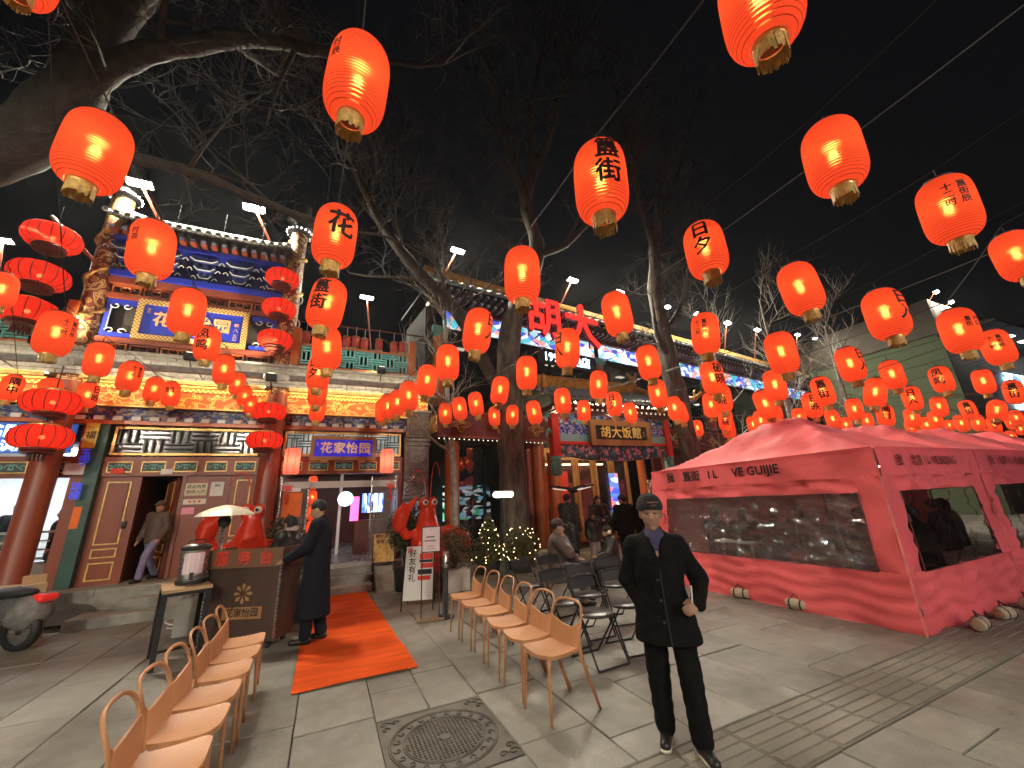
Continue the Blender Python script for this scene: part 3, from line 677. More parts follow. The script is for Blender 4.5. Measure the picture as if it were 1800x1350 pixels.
# bracket sets (dougong)
def dougong(n,span,z,h,par,cols,dep=.1):
    for i in range(n):
        x=-span+2*span*i/(n-1); b=MB()
        b.bx(x-.05,x+.05,-.1,.04,z,z+.14*h)
        for k,(w,zz) in enumerate(((.13,.16),(.2,.42),(.27,.7))):
            y0=-.1-dep*k; hh=.13*h
            b.prism([(x-w,z+(zz+.13)*h),(x-w,z+(zz+.08)*h),(x-w*.6,z+zz*h),(x+w*.6,z+zz*h),(x+w,z+(zz+.08)*h),(x+w,z+(zz+.13)*h)],y0-.07,y0+.02)
            for s in (-1,0,1): b.bx(x+s*w*.85-.035,x+s*w*.85+.035,y0-.08,y0+.02,z+(zz+.14)*h,z+(zz+.25)*h)
        o=b.build('bracket_set',cols[0],par); e=MB()
        for k,(w,zz) in enumerate(((.13,.16),(.2,.42),(.27,.7))):
            y0=-.18-dep*k
            e.tube([(x-w,y0,z+(zz+.12)*h),(x-w*.6,y0,z+zz*h),(x+w*.6,y0,z+zz*h),(x+w,y0,z+(zz+.12)*h)],.013,4)
            for s in (-1,1): e.tube([(x+s*(w+.02+.1*q),y0+.02,z+(zz-.05+.12*math.sin(q*2.8))*h) for q in np.linspace(0,1,6)],.011,4)
        e.build('edge_line',cols[1],o)
dougong(5,1.4,6.99,.62,GT,(mat('bracket_blue',(.03,.05,.22),.5,var=.3,scale=6),M['whitedge']))
q=MB()
for i in range(17): q.bx(-1.66+i*.2,-1.56+i*.2,-.62,.3,7.74,7.84)
q.build('rafter',M['lacquer'],GT)
q=MB()
for i in range(17): q.bx(-1.65+i*.2,-1.57+i*.2,-.626,-.62,7.75,7.83)
q.build('rafter_end',mat('rafter_end_blue',(.35,.45,.75),.5,var=.3,scale=20),GT)
def tile_roof(par,x0,x1,y0,z0,y1,z1,n,mt,edge,rad=.045,up=.0,end_caps=True,name='roof'):
    """single slope: deck, round tile rows, drip edge with disc ends; y0/z0 eave, y1/z1 ridge; up lifts the ends of the eave"""
    def zz(u,v): return z0+(z1-z0)*(v**1.15)+up*(abs(2*u-1)**4)*(1-v)
    def pt(u,v,h=0): return (x0+(x1-x0)*u,y0+(y1-y0)*v,zz(u,v)+h)
    o=MB().grid(lambda u,v:pt(u,v),24,6).build(name,mt,par)
    q=MB()
    for i in range(n+1):
        u=i/n; q.tube([pt(u,v,.015) for v in np.linspace(0,1,6)],rad,6)
    tag(q.build('tile_row',mt,o,smooth=True),kind='stuff')
    if end_caps:
        q=MB()
        for i in range(n+1):
            p=pt(i/n,0,.01); q.lathe([(rad*1.25,-.015),(rad*1.25,.01),(rad*.8,.014),(0,.014)][::-1],10,(p[0],p[1]-.012,p[2]),ax='y')
            if i<n:
                a,b=pt((i+.15)/n,0,-.01),pt((i+.85)/n,0,-.01); c=pt((i+.5)/n,0,-.075)
                q.add([(a[0],a[1]-.01,a[2]),(b[0],b[1]-.01,b[2]),(c[0],c[1]-.01,c[2])],[(0,2,1)])
        tag(q.build('drip_tile',edge,o),kind='stuff')
    return o,pt
ro,pt=tile_roof(GT,-1.7,1.72,-.78,7.95,.05,8.42,19,M['tile'],M['whitedge'],.05,.1)
tile_roof(GT,-1.7,1.72,.9,7.95,.05,8.42,19,M['tile'],M['whitedge'],.05,.1,False)
MB().tube([(x,.05,8.5+.14*max(0,abs(x)/1.72-.7)**2*10) for x in np.linspace(-1.75,1.78,15)],.09,8).build('ridge',M['whitedge'],ro,smooth=True)
for x in (-.6,.3,1.1): MB().tube([(x,-.5,8.2),(x,-.5,8.75)],.008,5).build('lightning_rod',M['steel'],GT)
# slanted lantern arms
for s,x in ((-1,-2.1),(1,1.95)): MB().tube([(s*CX,-.15,7.0 if s<0 else 7.3),(x if s>0 else -2.55,-.62,7.75 if s<0 else 7.6)],.035,6).build('lantern_arm',M['lacquer'],GT)
# side eave brackets of the tower
# sign over the entrance
es=empty('entrance_sign',(.27,10.45,0),label='blue entrance sign with wooden frame and gilt characters over the glass doors',cat='sign')
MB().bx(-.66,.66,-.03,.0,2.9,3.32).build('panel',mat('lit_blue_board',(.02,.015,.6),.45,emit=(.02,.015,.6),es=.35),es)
f=MB(); frame(f,-.74,.74,2.82,3.4,.0,.085,.06); f.build('frame',M['goldwood'],es)
t=MB()
for i,ch in enumerate('花家怡园'): text(t,ch,(-.4+i*.29,-.036,3.1),.28,bold=.035,th=.015)
text(t,'赖八五印',(.6,-.036,3.08),.06,vert=True,step=1.2); text(t,'古宅',(-.6,-.036,3.2),.05,vert=True)
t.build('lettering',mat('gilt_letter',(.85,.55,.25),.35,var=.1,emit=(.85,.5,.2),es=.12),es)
for x in (-.42,.42): MB().bx(x-.08,x+.08,-.05,.03,2.76,2.83).build('hook',M['gold'],es)
# black spotlights clipped on the parapet (lit), washing the tower and parapet
for i,(x,y,z,tx,ty,tz,lab) in enumerate(((-1.35,9.55,4.55,-3.1,10.5,7.0,'between the stacked lanterns'),(1.0,10.0,5.1,.4,10.6,4.6,'right of the lattice balustrade'),(-5.3,9.95,5.05,-3.3,10.5,6.8,'left of the gate tower'),(-2.95,9.95,5.0,-3.1,10.4,6.6,'under the blue name board'))):
    e=empty('spotlight',(x,y,z),label='small black spotlight clipped to the parapet '+lab,cat='spotlight',group='black spotlights on the parapet')
    MB().bevbox(-.1,.1,-.07,.07,-.1,.06,.02).build('housing',M['blackmatt'],e); MB().tube([(0,0,-.1),(0,.2,-.25),(0,.55,-.25)],.015,5).build('arm',M['blackmatt'],e)
    MB().bx(-.07,.07,-.05,.05,.061,.066).build('lens',M['bead'],e)
    ld=bpy.data.lights.new('spot','SPOT'); ld.energy=(300,40,300,90)[i]; ld.spot_size=R(72); ld.spot_blend=.6; ld.color=(1,.82,.55); ld.shadow_soft_size=.05
    lo=link('lamp',ld,e,(0,0,.12)); lo.rotation_euler=(Vector((tx,ty,tz))-Vector((x,y,z+.12))).to_track_quat('-Z','Y').to_euler()
# grey carved brick pier with meter box and house number
BP=empty('brick_pier',(2.07,10.55,0),label='grey carved brick pier between the two restaurants',cat='wall')
q=MB(); rnd=random.Random(9)
for c in range(44):
    z=.45+c*.083; x=-.3-(c%2)*.12
    while x<.3:
        a,b=max(x,-.3),min(x+.245,.3)
        if b-a>.03: q.bx(a,b,-.12+rnd.uniform(-.004,.004),.2,z,z+.077)
        x+=.25
tag(q.build('brick',M['brick'],BP),kind='stuff')
for z0,z1 in ((3.5,3.9),(2.75,3.1),(2.1,2.5)): box_part('carved_tile',BP,M['carved'],-.24,.24,-.15,-.1,z0,z1)
for z in (3.2,3.32,3.42,4.1): box_part('moulding',BP,M['brick'],-.33,.33,-.18,.1,z,z+.06)
mb_=empty('meter_box',(1.98,10.36,0),label='silver rounded meter box on the grey brick pier',cat='box')
MB().bx(-.26,.26,-.08,.04,1.85,2.2).add([( .26*math.cos(a),y,2.2+.2*math.sin(a)) for y in (-.08,.04) for a in np.linspace(0,math.pi,13)],[tuple(range(12,-1,-1)),tuple(range(13,26))]+[(i,i+1,i+14,i+13) for i in range(12)]).build('housing',M['steel'],mb_)
t=MB(); text(t,'又',(0,-.085,2.2),.14,bold=.02); t.build('emblem',M['ink'],mb_)
hn=empty('house_number_plate',(1.93,10.4,0),label='blue and white house number plate on the grey brick pier',cat='sign')
MB().bx(-.19,.19,-.03,0,1.42,1.78).build('plate',mat('plate_paint',(.55,.62,.75),.4),hn)
t=MB(); text(t,'东直门内大街',(0,-.034,1.7),.055); text(t,'235',(0,-.034,1.55),.16,bold=.02); t.build('lettering',mat('blue_letter',(.02,.05,.3),.5),hn)
# ================================================================ second restaurant (long two-storey front, turned 7 degrees)
HA=R(7.2)
HB=empty('long_restaurant_building',(2.2,11.2,0),HA,'long two-storey restaurant with amber tiled eaves and picture-screen band','building')
def hb(name,mt,*a): return box_part(name,HB,mt,*a)
HL=27
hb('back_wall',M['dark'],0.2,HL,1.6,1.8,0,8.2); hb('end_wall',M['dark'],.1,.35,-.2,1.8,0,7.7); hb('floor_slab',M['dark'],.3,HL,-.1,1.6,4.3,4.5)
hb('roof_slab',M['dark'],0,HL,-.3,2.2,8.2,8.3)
PS=(.55,7.4,14.8,22.2,26.8)
for s in PS:
    MB().lathe([(.2,4.5),(.19,7.0)],16,(s,-.12,0)).build('upper_post',M['orange_wood'],HB,smooth=True)
    MB().bx(s-.25,s+.25,-.35,.1,6.82,7.05).bx(s-.17,s+.17,-.3,.1,6.7,6.82).build('post_capital',M['teal'],HB)
for i in range(len(PS)-1):
    a,b=PS[i]+.22,PS[i+1]-.22; n=3
    for k in range(n):
        x0,x1=a+(b-a)*k/n,a+(b-a)*(k+1)/n
        hb('window_pane',M['glass'],x0+.04,x1-.04,.0,.02,4.6,6.95); hb('mullion',M['black'],x0-.04,x0+.04,-.04,.06,4.55,7.0)
    hb('window_rail',M['black'],a,b,-.05,.07,5.6,5.66) ; hb('window_head',M['black'],a,b,-.06,.08,6.95,7.05)
hb('room_ceiling',M['concrete'],.4,HL,.1,1.6,6.9,6.95)
for i in range(6): hb('room_light',glow('room_light',(1,.9,.7),2.0) if i==0 else bpy.data.materials['room_light'],1.5+i*4,1.9+i*4,.7,.9,6.86,6.89)
LEDM=print_mat('picture_screen',[(.08,.5,.62),(.75,.85,.9),(.06,.1,.6),(.35,.62,.75),(.8,.35,.3),(.12,.2,.75),(.85,.9,.95)],'vor',3.6,emit=.9,stretch=(1,1,1.5),rough=.3)
for i in range(len(PS)-1):
    a,b=PS[i]+.05,PS[i+1]-.05; hb('picture_screen',LEDM,a+.12,b-.12,-.2,-.1,7.08,7.72)
hb('screen_frame',M['black'],.3,HL,-.22,-.05,7.03,7.078); hb('eave_beam',M['lacquer_dark'],.2,HL,-.3,.2,7.74,7.86)
q=MB(); e=MB()
for i in range(int(HL/.26)):
    x=.2+i*.26; q.bx(x,x+.11,-.75,.1,7.87,7.96); e.bx(x+.01,x+.1,-.756,-.75,7.88,7.95)
    q.bx(x+.13,x+.22,-1.0,.1,8.03,8.1); e.bx(x+.14,x+.21,-1.006,-1.0,8.035,8.095)
tag(q.build('rafter',M['lacquer_dark'],HB),kind='stuff'); tag(e.build('rafter_end',M['whitedge'],HB),kind='stuff')
tile_roof(HB,0,HL,-1.15,8.2,-.2,8.75,80,M['tile'],M['tile'],.06,0)
MB().bx(0,HL,-.3,-.12,8.76,8.86).bx(0,HL,-.36,-.06,8.86,8.95).bx(0,HL,-.28,-.14,8.95,9.12).build('ridge',M['tile_gold'],HB)
# white picture lettering on the band
t=MB(); text(t,'24',(8.9,-.21,7.52),.5,bold=.03); text(t,'小时营业',(8.9,-.21,7.2),.24,bold=.02); t.build('band_lettering',M['led_cyan'],HB)
# lower fascia with gilt knots, posts, ground-floor glass
for a,b in ((.1,3.6),(9.3,24)):
    o=hb('fascia',M['lacquer_dark'],a,b,-1.35,-.1,3.4,4.05); hb('fascia_rail',M['lacquer'],a-.03,b,-1.39,-1.351,4.05,4.12); hb('fascia_rail',M['lacquer'],a-.03,b,-1.39,-1.351,3.36,3.42)
    x=a+.65
    while x<b-.3:
        k=MB()
        for j in range(3):
            k.tube([(x+(.22-.05*j)*math.cos(t)*(1+.35*math.cos(4*t+j)),-1.36,3.73+(.16-.035*j)*math.sin(t)*(1+.35*math.cos(4*t+j))) for t in np.linspace(0,2*math.pi,33)],.011,4)
        k.build('gilt_knot',M['gold'],HB); x+=1.25
hb('fascia_side',M['goldrelief'],.06,.098,-1.3,-.2,3.5,3.95)
q=MB()
for i in range(24): q.sph((.15+i*.145,-1.3,3.33),.011,4)
tag(q.build('bead_light',M['bead'],HB),kind='stuff')
for s in (.75,3.7,): MB().lathe([(.2,0),(.2,3.35)],16,(s,-.75,0)).build('ground_post',M['orange_wood'],HB,smooth=True)
for i in range(3):
    a=.95+i*.95; hb('shop_window',M['glass'],a,a+.9,-.5,-.48,.4,3.3); hb('mullion',M['black'],a+.9,a+.96,-.54,-.44,.3,3.35)
hb('window_plinth',M['stone'],.3,3.9,-.7,-.2,0,.4); hb('plinth_ledge',M['stone'],.2,4.1,-1.5,-.7,0,.3)
NEON=print_mat('neon_menu',[(.0,.0,.0),(.3,.7,.9),(.02,.05,.06),(.1,.6,.3),(.0,.0,.01),(.8,.9,.9)],'vor',5,emit=.9,stretch=(1,1,2.4))
hb('menu_wall',NEON,1.0,2.6,.5,.53,1.2,2.2); hb('inner_wall',M['dark'],.4,5,1.0,1.1,0,3.4)
hb('shop_wall_right',M['lacquer_dark'],9.6,24,-.4,-.3,0,3.4)
GOODS=print_mat('shelf_goods',[(.7,.6,.5),(.15,.05,.04),(.5,.1,.08),(.8,.75,.7),(.05,.12,.1)],'vor',12,emit=.12)
hb('goods_display',GOODS,8.5,9.9,-.9,-.6,.3,2.2)
# scrolling black sign
ls=empty('scrolling_sign',(2.2,11.2,0),HA,'black scrolling sign with white digits above the porch roof','sign')
box_part('panel',ls,M['blackmatt'],4.3,7.15,-.3,-.24,6.42,6.98)
t=MB(); text(t,'1991创始店',(5.7,-.305,6.7),.46,bold=.03); t.build('lettering',M['led_cyan'],ls)
# red characters on the eave
for ch,s0,lab in (('胡',3.8,'first big red rooftop character, left of the pair'),('大',5.5,'second big red rooftop character with wide spread strokes')):
    e=empty('rooftop_character',(2.2,11.2,0),HA,lab,'sign','red rooftop characters')
    t=MB(); text(t,ch,(s0,-1.5,7.5),1.55 if ch=='胡' else 1.7,bold=.03,th=.0); t.build('face',glow('red_neon_face',(1,.03,.02),1.1) if 'red_neon_face' not in bpy.data.materials else bpy.data.materials['red_neon_face'],e)
    t=MB(); text(t,ch,(s0,-1.36,7.5),1.55 if ch=='胡' else 1.7,bold=.03,th=.13); t.build('return',mat('red_channel',(.5,.02,.015),.4) if 'red_channel' not in bpy.data.materials else bpy.data.materials['red_channel'],e)
    b=MB()
    for dx in (-.5,.5): b.bar((s0+dx,-1.22,7.5),(s0+dx,-.2,7.4),.04).bar((s0+dx,-1.22,6.9),(s0+dx,-1.22,8.0),.04)
    b.build('bracket',M['black'],e)
# ---------------------------------------------------------------- porch with name board
PO=empty('porch',(8.75,10.55,0),label='colourful carved porch with grey tiled roof and black name board',cat='porch')
PBLUE=print_mat('porch_paint',[(.03,.06,.4),(.12,.45,.55),(.6,.65,.7),(.02,.03,.2),(.5,.08,.06),(.1,.35,.4)],'vor',8,stretch=(1.2,1,1.6))
PTEAL=print_mat('teal_fret',[(.08,.38,.42),(.45,.62,.62)],'check',18); PFLOW=print_mat('peony_band',[(.02,.06,.06),(.06,.2,.2),(.55,.25,.28),(.03,.1,.2),(.02,.05,.05)],'vor',11)
PSCR=print_mat('blue_scroll',[(.02,.04,.4),(.45,.5,.65)],'scroll',9,dist=1.5,bands=[0,.6])
w=2.25
def pb(name,mt,*a): return box_part(name,PO,mt,*a)
pb('upper_beam',PBLUE,-w,w,-.1,.12,3.98,4.3); pb('middle_board',PSCR,-w,w,-.04,.06,3.66,3.978); pb('fret_beam',PTEAL,-w,w,-.1,.12,3.42,3.658); pb('red_beam',M['redpaper'],-w,w,-.12,.13,3.32,3.418)
fl=[(-w,3.318),(-w,2.95)]+[(x,2.95-.14*math.cos(x/w*math.pi/2)*(1 if abs(x)<1.6 else .3)) for x in np.linspace(-w+.3,w-.3,15)]+[(w,2.95),(w,3.318)]
MB().prism(fl[::-1],-.06,.06).build('peony_apron',PFLOW,PO)
q=MB(); rnd=random.Random(4)
for i in range(9):
    x=-1.9+i*.475; z=3.12+.05*math.sin(i*2)
    for k in range(7):
        a=k*.9; q.sph((x+.06*math.cos(a),-.07,z+.06*math.sin(a)),.035,4,sc=(1,.5,1))
    q.sph((x,-.085,z),.035,4)
q.build('peony',mat('peony_paint',(.6,.25,.3),.5,var=.4,scale=20),PO)
for s in (-1,1):
    MB().bx(s*(w+.12)-.13,s*(w+.12)+.13,-.14,.14,2.95,4.3).build('hanging_post',M['redpaper'],PO)
    MB().lathe([(.05,2.35),(.17,2.4),(.17,2.75),(.13,2.8),(.17,2.86),(.15,2.95)],12,(s*(w+.12),0,0)).build('drum_finial',M['teal'],PO)
    q=MB()
    for z in (4.2,3.7): q.tube([(s*(w+.25+.12*t),-.02,z+.12*math.sin(t*3)) for t in np.linspace(0,2,9)],.05,5)
    q.build('cloud_end',M['teal'],PO)
    MB().lathe([(.16,0),(.15,3.2)],14,(s*1.95,1.0,0)).build('porch_column',M['orange_wood'],PO,smooth=True)
    MB().lathe([(.14,0),(.13,3.6)],14,(s*2.9-.2,.5,0)).build('porch_column',M['lacquer'],PO,smooth=True)
q=MB(); e=MB()
for i in range(27):
    x=-2.7+i*.208
    q.bx(x,x+.09,-.55,.3,4.34,4.42); e.bx(x+.005,x+.085,-.556,-.55,4.345,4.415); q.bx(x+.1,x+.18,-.75,.3,4.47,4.54); e.bx(x+.105,x+.175,-.756,-.75,4.475,4.535)
tag(q.build('rafter',M['lacquer_dark'],PO),kind='stuff'); tag(e.build('rafter_end',M['whitedge'],PO),kind='stuff')
ro,pt=tile_roof(PO,-3.5,3.1,-.95,4.6,1.1,5.62,38,M['tile'],M['tile'],.05,.25)
MB().bx(-2.9,2.2,.95,1.25,5.55,5.68).bx(-2.9,2.2,.98,1.22,5.68,5.9).bx(-2.9,2.2,.93,1.27,5.9,5.97).build('ridge',M['tile_gold'],ro)
for x in (-2.9,2.2): sdf_obj('ridge_beast',[cap((x,1.1,5.9),(x+.05,1.1,6.2),.16,.14),cap((x,1.1,6.2),(x-.22,1.1,6.45),.13,.07),cap((x+.05,1.1,6.1),(x+.25,1.1,6.5),.1,.05)],M['goldwood'],ro,.04,.05)
for s in (-1,1):
    MB().tube([(2.2 if s>0 else -2.9,.95,5.75),(2.75*s,-.1,5.05),(3.15*s,-.95,4.95),(3.3*s,-1.15,5.15)],[.13,.12,.1,.06],8).build('hip_ridge',M['tile_gold'],ro)
    for k in range(4):
        p=Vector((2.75*s,-.1,5.15)).lerp(Vector((3.15*s,-.95,5.05)),k/3)
        sdf_obj('roof_charm',[cap(p,p+Vector((0,0,.14)),.05,.045),cap(p+Vector((0,0,.14)),p+Vector((.03*s,-.05,.22)),.045,.03)],M['tile_gold'],ro,.022,.03)
q=MB()
for i in range(20): q.sph((-2.6+i*.27,-.88,4.5),.02,4)
tag(q.build('eave_light',M['eave'],PO),kind='stuff')
hb2=empty('black_name_board',(8.85,10.28,0),label='black name board with gilt characters in a wide golden frame on the porch',cat='sign')
Mt=Matrix.Rotation(R(-8),4,'X')
for nm,mb,mt in (('panel',MB().bx(-1.06,1.06,-.02,.02,3.44,3.96),M['blackmatt']),):
    mb.build(nm,mt,hb2)
f=MB(); frame(f,-1.28,1.28,3.28,4.12,.03,.19,.1); f.build('frame',M['goldwood'],hb2)
t=MB()
for i,ch in enumerate('胡大饭館'): text(t,ch,(-.66+i*.44,-.03,3.7),.42,bold=.015,th=.012)
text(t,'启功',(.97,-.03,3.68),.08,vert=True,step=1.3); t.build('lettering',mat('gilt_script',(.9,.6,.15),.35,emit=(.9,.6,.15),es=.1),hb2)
# doors behind the porch
PD=empty('porch_doors',(8.3,12.0,0),label='golden wooden doors under the carved porch',cat='door')
for i in range(5):
    x0=-1.9+i*.8; f=MB(); frame(f,x0,x0+.78,.25,3.15,0,.13,.08); o=f.build('door_leaf',M['goldwood'],PD)
    box_part('pane',o,M['glass'],x0+.13,x0+.65,-.04,-.03,.4,3.0)
box_part('lintel',PD,M['goldwood'],-2,2.3,-.1,.05,3.16,3.4)
box_part('wall_behind',PD,M['lacquer_dark'],-2,3,1.2,1.3,0,3.4); box_part('room_lamp',PD,M['led_warm'],-1.2,1.6,.8,.9,2.9,2.95)
for x in (-1.4,-.2,1.0): MB().lathe([(0,4.25),(.07,4.25),(.08,4.31),(0,4.31)],12,(x,-.75,0)).build('porch_downlight',glow('porch_lamp',(1,.75,.45),260) if x<-1 else bpy.data.materials['porch_lamp'],PD)
for nm,x0,x1,z0,z1,mt,bd in (('couplet',-1.55,-1.2,1.4,2.45,'redpaper',''),('couplet',-1.0,-.68,1.0,2.6,'redpaper','火富'),):
    o=MB().bx(x0,x1,-.1,-.09,z0,z1).build(nm,M[mt],PD)
    if bd: 
        t=MB(); text(t,bd,((x0+x1)/2,-.102,1.5),.3,vert=True,step=1.1); t.build('lettering',M['ink'],o)
PSTR=print_mat('door_screen',[(.05,.1,.8),(.7,.8,.9),(.7,.2,.25),(.1,.2,.5)],'vor',4,emit=1.1,stretch=(.6,1,1.5))
for (x0,x1,z0,z1) in ((1.1,1.5,1.0,2.5),): box_part('video_poster',PD,PSTR,x0,x1,-.12,-.1,z0,z1)
# ---------------------------------------------------------------- far right building with green wall and white sign
OR_=['first','second','third','fourth','fifth','sixth']
FB=empty('corner_building',(33,9.5,0),R(-2),label='tall pale green corner building with brown eave and glowing white sign',cat='building')
box_part('green_wall',FB,mat('pale_green_plaster',(.09,.115,.06),.8,var=.12,scale=.6),-4,-3.8,-2,8,0,9.2); box_part('front_wall',FB,mat('dark_cladding',(.14,.13,.12),.6,var=.2,scale=1),-3.8,40,-2,-1.8,0,11.2)
box_part('top_band',FB,mat('brown_eave',(.06,.04,.022),.6),-4.1,-3.7,-2.05,8,9.2,11.2); box_part('canopy',FB,M['dark'],-4.1,40,-4,-1.9,9.0,9.15)
for i in range(8): box_part('canopy_light',FB,M['led_white'],-2.5+i*2.2,-1.9+i*2.2,-3.4,-3.0,8.98,8.995)
for i,(x,y) in enumerate(((29.6,9),(31.1,9.05),(32.9,9.1),(34.4,9.1),(36.8,9.2),(38,9.2))): tag(box_part('eave_lamp',None,M['led_white'],x-.28,x+.28,y-.12,y+.12,8.9,8.93),f'small white lamp, {OR_[i]} of the row under the corner building eave','lamp','lamps under the corner building eave')
WS=print_mat('white_sign',[(.6,.85,1),(.1,.2,.3),(.8,.95,1),(.5,.75,.95)],'vor',1.2,emit=2.4,stretch=(1,1,1.5))
box_part('white_sign',FB,WS,1.5,16,-2.2,-2.05,5.2,7.4); box_part('red_awning',FB,M['redpaper'],-1,22,-2.6,-2.05,4.6,5.0)
# distant dark blocks closing the street
for i,(x,y,sx,sy,h) in enumerate(((75,2,20,40,14),(-24,18,14,20,11),(-16,22,12,12,7))):
    b=box_part('distant_building',None,M['dark'],x-sx/2,x+sx/2,y-sy/2,y+sy/2,0,h); tag(b,('dark distant block closing the street at the far right','dark block beyond the left shop','low dark block behind the left restaurant')[i],'building')
# ================================================================ lanterns: x, y, z of the middle, scale
LAN=[(-1.65,3.04,4.09,1),(-0.04,1.97,4.22,1),(1.82,0.64,4.07,1),(1.57,1.7,3.78,1),(3.12,0.99,3.93,1),(4.77,0.92,3.94,1),(3.03,2.03,3.83,1),(6.89,1.01,4.06,1),(-0.13,3.29,4.01,1),(-1.75,4.33,4.16,1),(1.62,3.06,3.86,1),(4.43,2.02,3.7,1),(-0.18,4.27,3.82,1),(-1.79,5.63,4.12,1),(3.23,3.53,3.93,1),(1.61,4.38,3.82,1),(5.6,1.82,3.5,1),(7.19,1.72,3.49,1),(9.48,1.96,3.65,1),(-5.14,8.52,5.36,1),(-3.22,6.29,3.9,1),(4.64,3.38,3.79,1),(-0.17,5.29,3.7,1),(-0.32,7.16,3.96,1),(5.5,2.94,3.44,1),(-2.03,7.48,4.4,1),(1.55,5.61,3.8,1),(-3.62,8.23,4.21,1),(-2.03,8.73,4.36,1),(1.5,6.87,3.88,1),(3.02,5.76,3.82,1),(2.89,4.24,3.68,1),(4.63,4.49,3.75,1),(7.47,3.04,3.52,1),(10.04,3.48,3.73,1),(5.69,4.18,3.48,1),(-3.63,9.39,4.28,1),(12.17,3.45,3.81,1),(13.75,3.25,3.84,1),(7.49,4.26,3.52,1),(-2.01,9.85,4.41,0.88),(-5.38,9.85,4.05,0.81),(-4.88,9.85,4,0.91),(-4.35,9.85,3.98,0.83),(-3.39,9.85,4.17,0.87),(-3.11,9.85,4.1,0.85),(3.02,6.98,3.84,1),(4.96,6.26,3.91,1),(1.3,7.59,3.76,1),(1.26,8.81,3.93,1),(1.12,9.29,3.94,1),(1.05,9.75,3.95,1),(-1.84,9.85,4.14,0.77),(-1.71,9.85,3.95,0.72),(-0.36,8.48,3.96,1),(-0.38,9.85,3.92,0.96),(3.09,8.64,3.97,1),(4.52,7,3.72,1),(2.86,9.22,3.98,1),(2.66,9.85,3.98,0.96),(4.38,8.09,3.7,1),(6,8.31,3.88,1),(4.06,9.85,3.97,0.94),(4.39,9.35,3.91,1),(6.11,7.2,3.8,1),(7.64,8.37,3.93,1),(5.99,5.69,3.64,1),(7.28,6.48,3.59,1),(8.28,7.21,3.71,1),(11.98,9.8,3.89,1),(7.25,5.2,3.5,1),(7.83,5.93,3.57,1),(10.2,7.36,3.62,1),(10.32,7.42,3.41,1),(8.02,4.84,3.34,1),(9.19,5.43,3.4,1),(10.75,6.72,3.48,1),(12.23,7.91,3.66,1),(9.94,4.97,3.46,1),(8.81,4.15,3.48,1),(12.28,6.55,3.6,1),(13.73,6.42,3.6,1),(12.48,5.29,3.57,1),(9.53,3.64,3.36,1),(13,4.91,3.34,1),(12.94,4.28,3.65,1),(16.47,5.6,3.59,1),(16.52,6.76,3.73,1),(16.74,7.48,3.74,1),(15.68,3.29,3.74,1),(15.26,4.57,3.64,1),(17.1,4.55,3.65,1),(15,3.53,3.27,1),(22.2,4.85,3.69,1),(18.3,6.32,3.48,1),(19.12,6.19,3.58,1),(17.66,5.47,3.56,1),(27.6,8.15,4.26,1),(19.04,5.33,3.47,1),(21.38,5.58,3.62,1),(22.4,5.47,3.57,1),(28.27,7.12,3.65,1),(29.14,7.04,3.52,1),(29.92,6.92,3.57,1),(27.34,6.18,3.97,1),(30.64,6.71,3.92,1),(36.21,9.85,4.33,0.98),(-2.63,3.5,6.08,1)]
LH=.3
def lr(z): return .186*max(0.,1-(abs(z)/.318)**4.6)**.46
STR={'over the far left shop corner':[19,41,42,43],'over the left red doors':[107,20,27,36,44,45],'over the left tan chairs':[0,9,13,25,28,40,52,53],
 'over the orange carpet':[1,8,12,22,23,54,55],'over the right tan chairs':[2,3,10,15,26,29,48,49,50,51],'over the black folding chairs':[4,6,14,31,30,46,56,58,59],
 'over the near walking man':[5,11,21,32,47,57,60,63,62],'beside the nearest pink tent':[16,24,35,66,64,61],'over the nearest tent roof':[7,17,33,39,70,67,65],
 'just beyond the nearest tent peak':[18,34,79,74,71,68]}
used=set(i for v in STR.values() for i in v)
far=sorted((i for i in range(len(LAN)) if i not in used),key=lambda i:LAN[i][0])
FARN=['over the second pink tent','over the middle of the tent row','beyond the second tent','over the third pink tent','beyond the third tent','over the far end of the tents','at the far end of the street','farthest down the street']
for k in range(8):
    c=far[k*len(far)//8:(k+1)*len(far)//8]
    if c: STR[FARN[k]]=c
TXT={3:('簋街',22),1:('十二|时辰',-62),5:('十二时|簋街辰',24),6:('日夕',-4),8:('花',14),9:('簋街|时辰',-62),12:('簋街',-28),16:('日入',62),20:('十二时|簋街辰',34),21:('十二时|簋街辰',-14),23:('日夕',-30),25:('凤鸣',-26),
 31:('日入',-48),33:('日入',62),35:('破晓',40),36:('十二时|簋街辰',26),37:('凤鸣',-14),41:('隅中',8),43:('日昳',48),45:('簋街|时辰',-8),64:('日夕',-18),70:('破晓',-6),78:('日昳',18),79:('簋街',0),84:('晡时',12),85:('日入',0),89:('簋街',0),91:('簋街',2),18:('十二时|簋街辰',4),17:('簋街|时辰',48),15:('日入',64),72:('破晓',0),100:('日夕',5)}
_lt={}
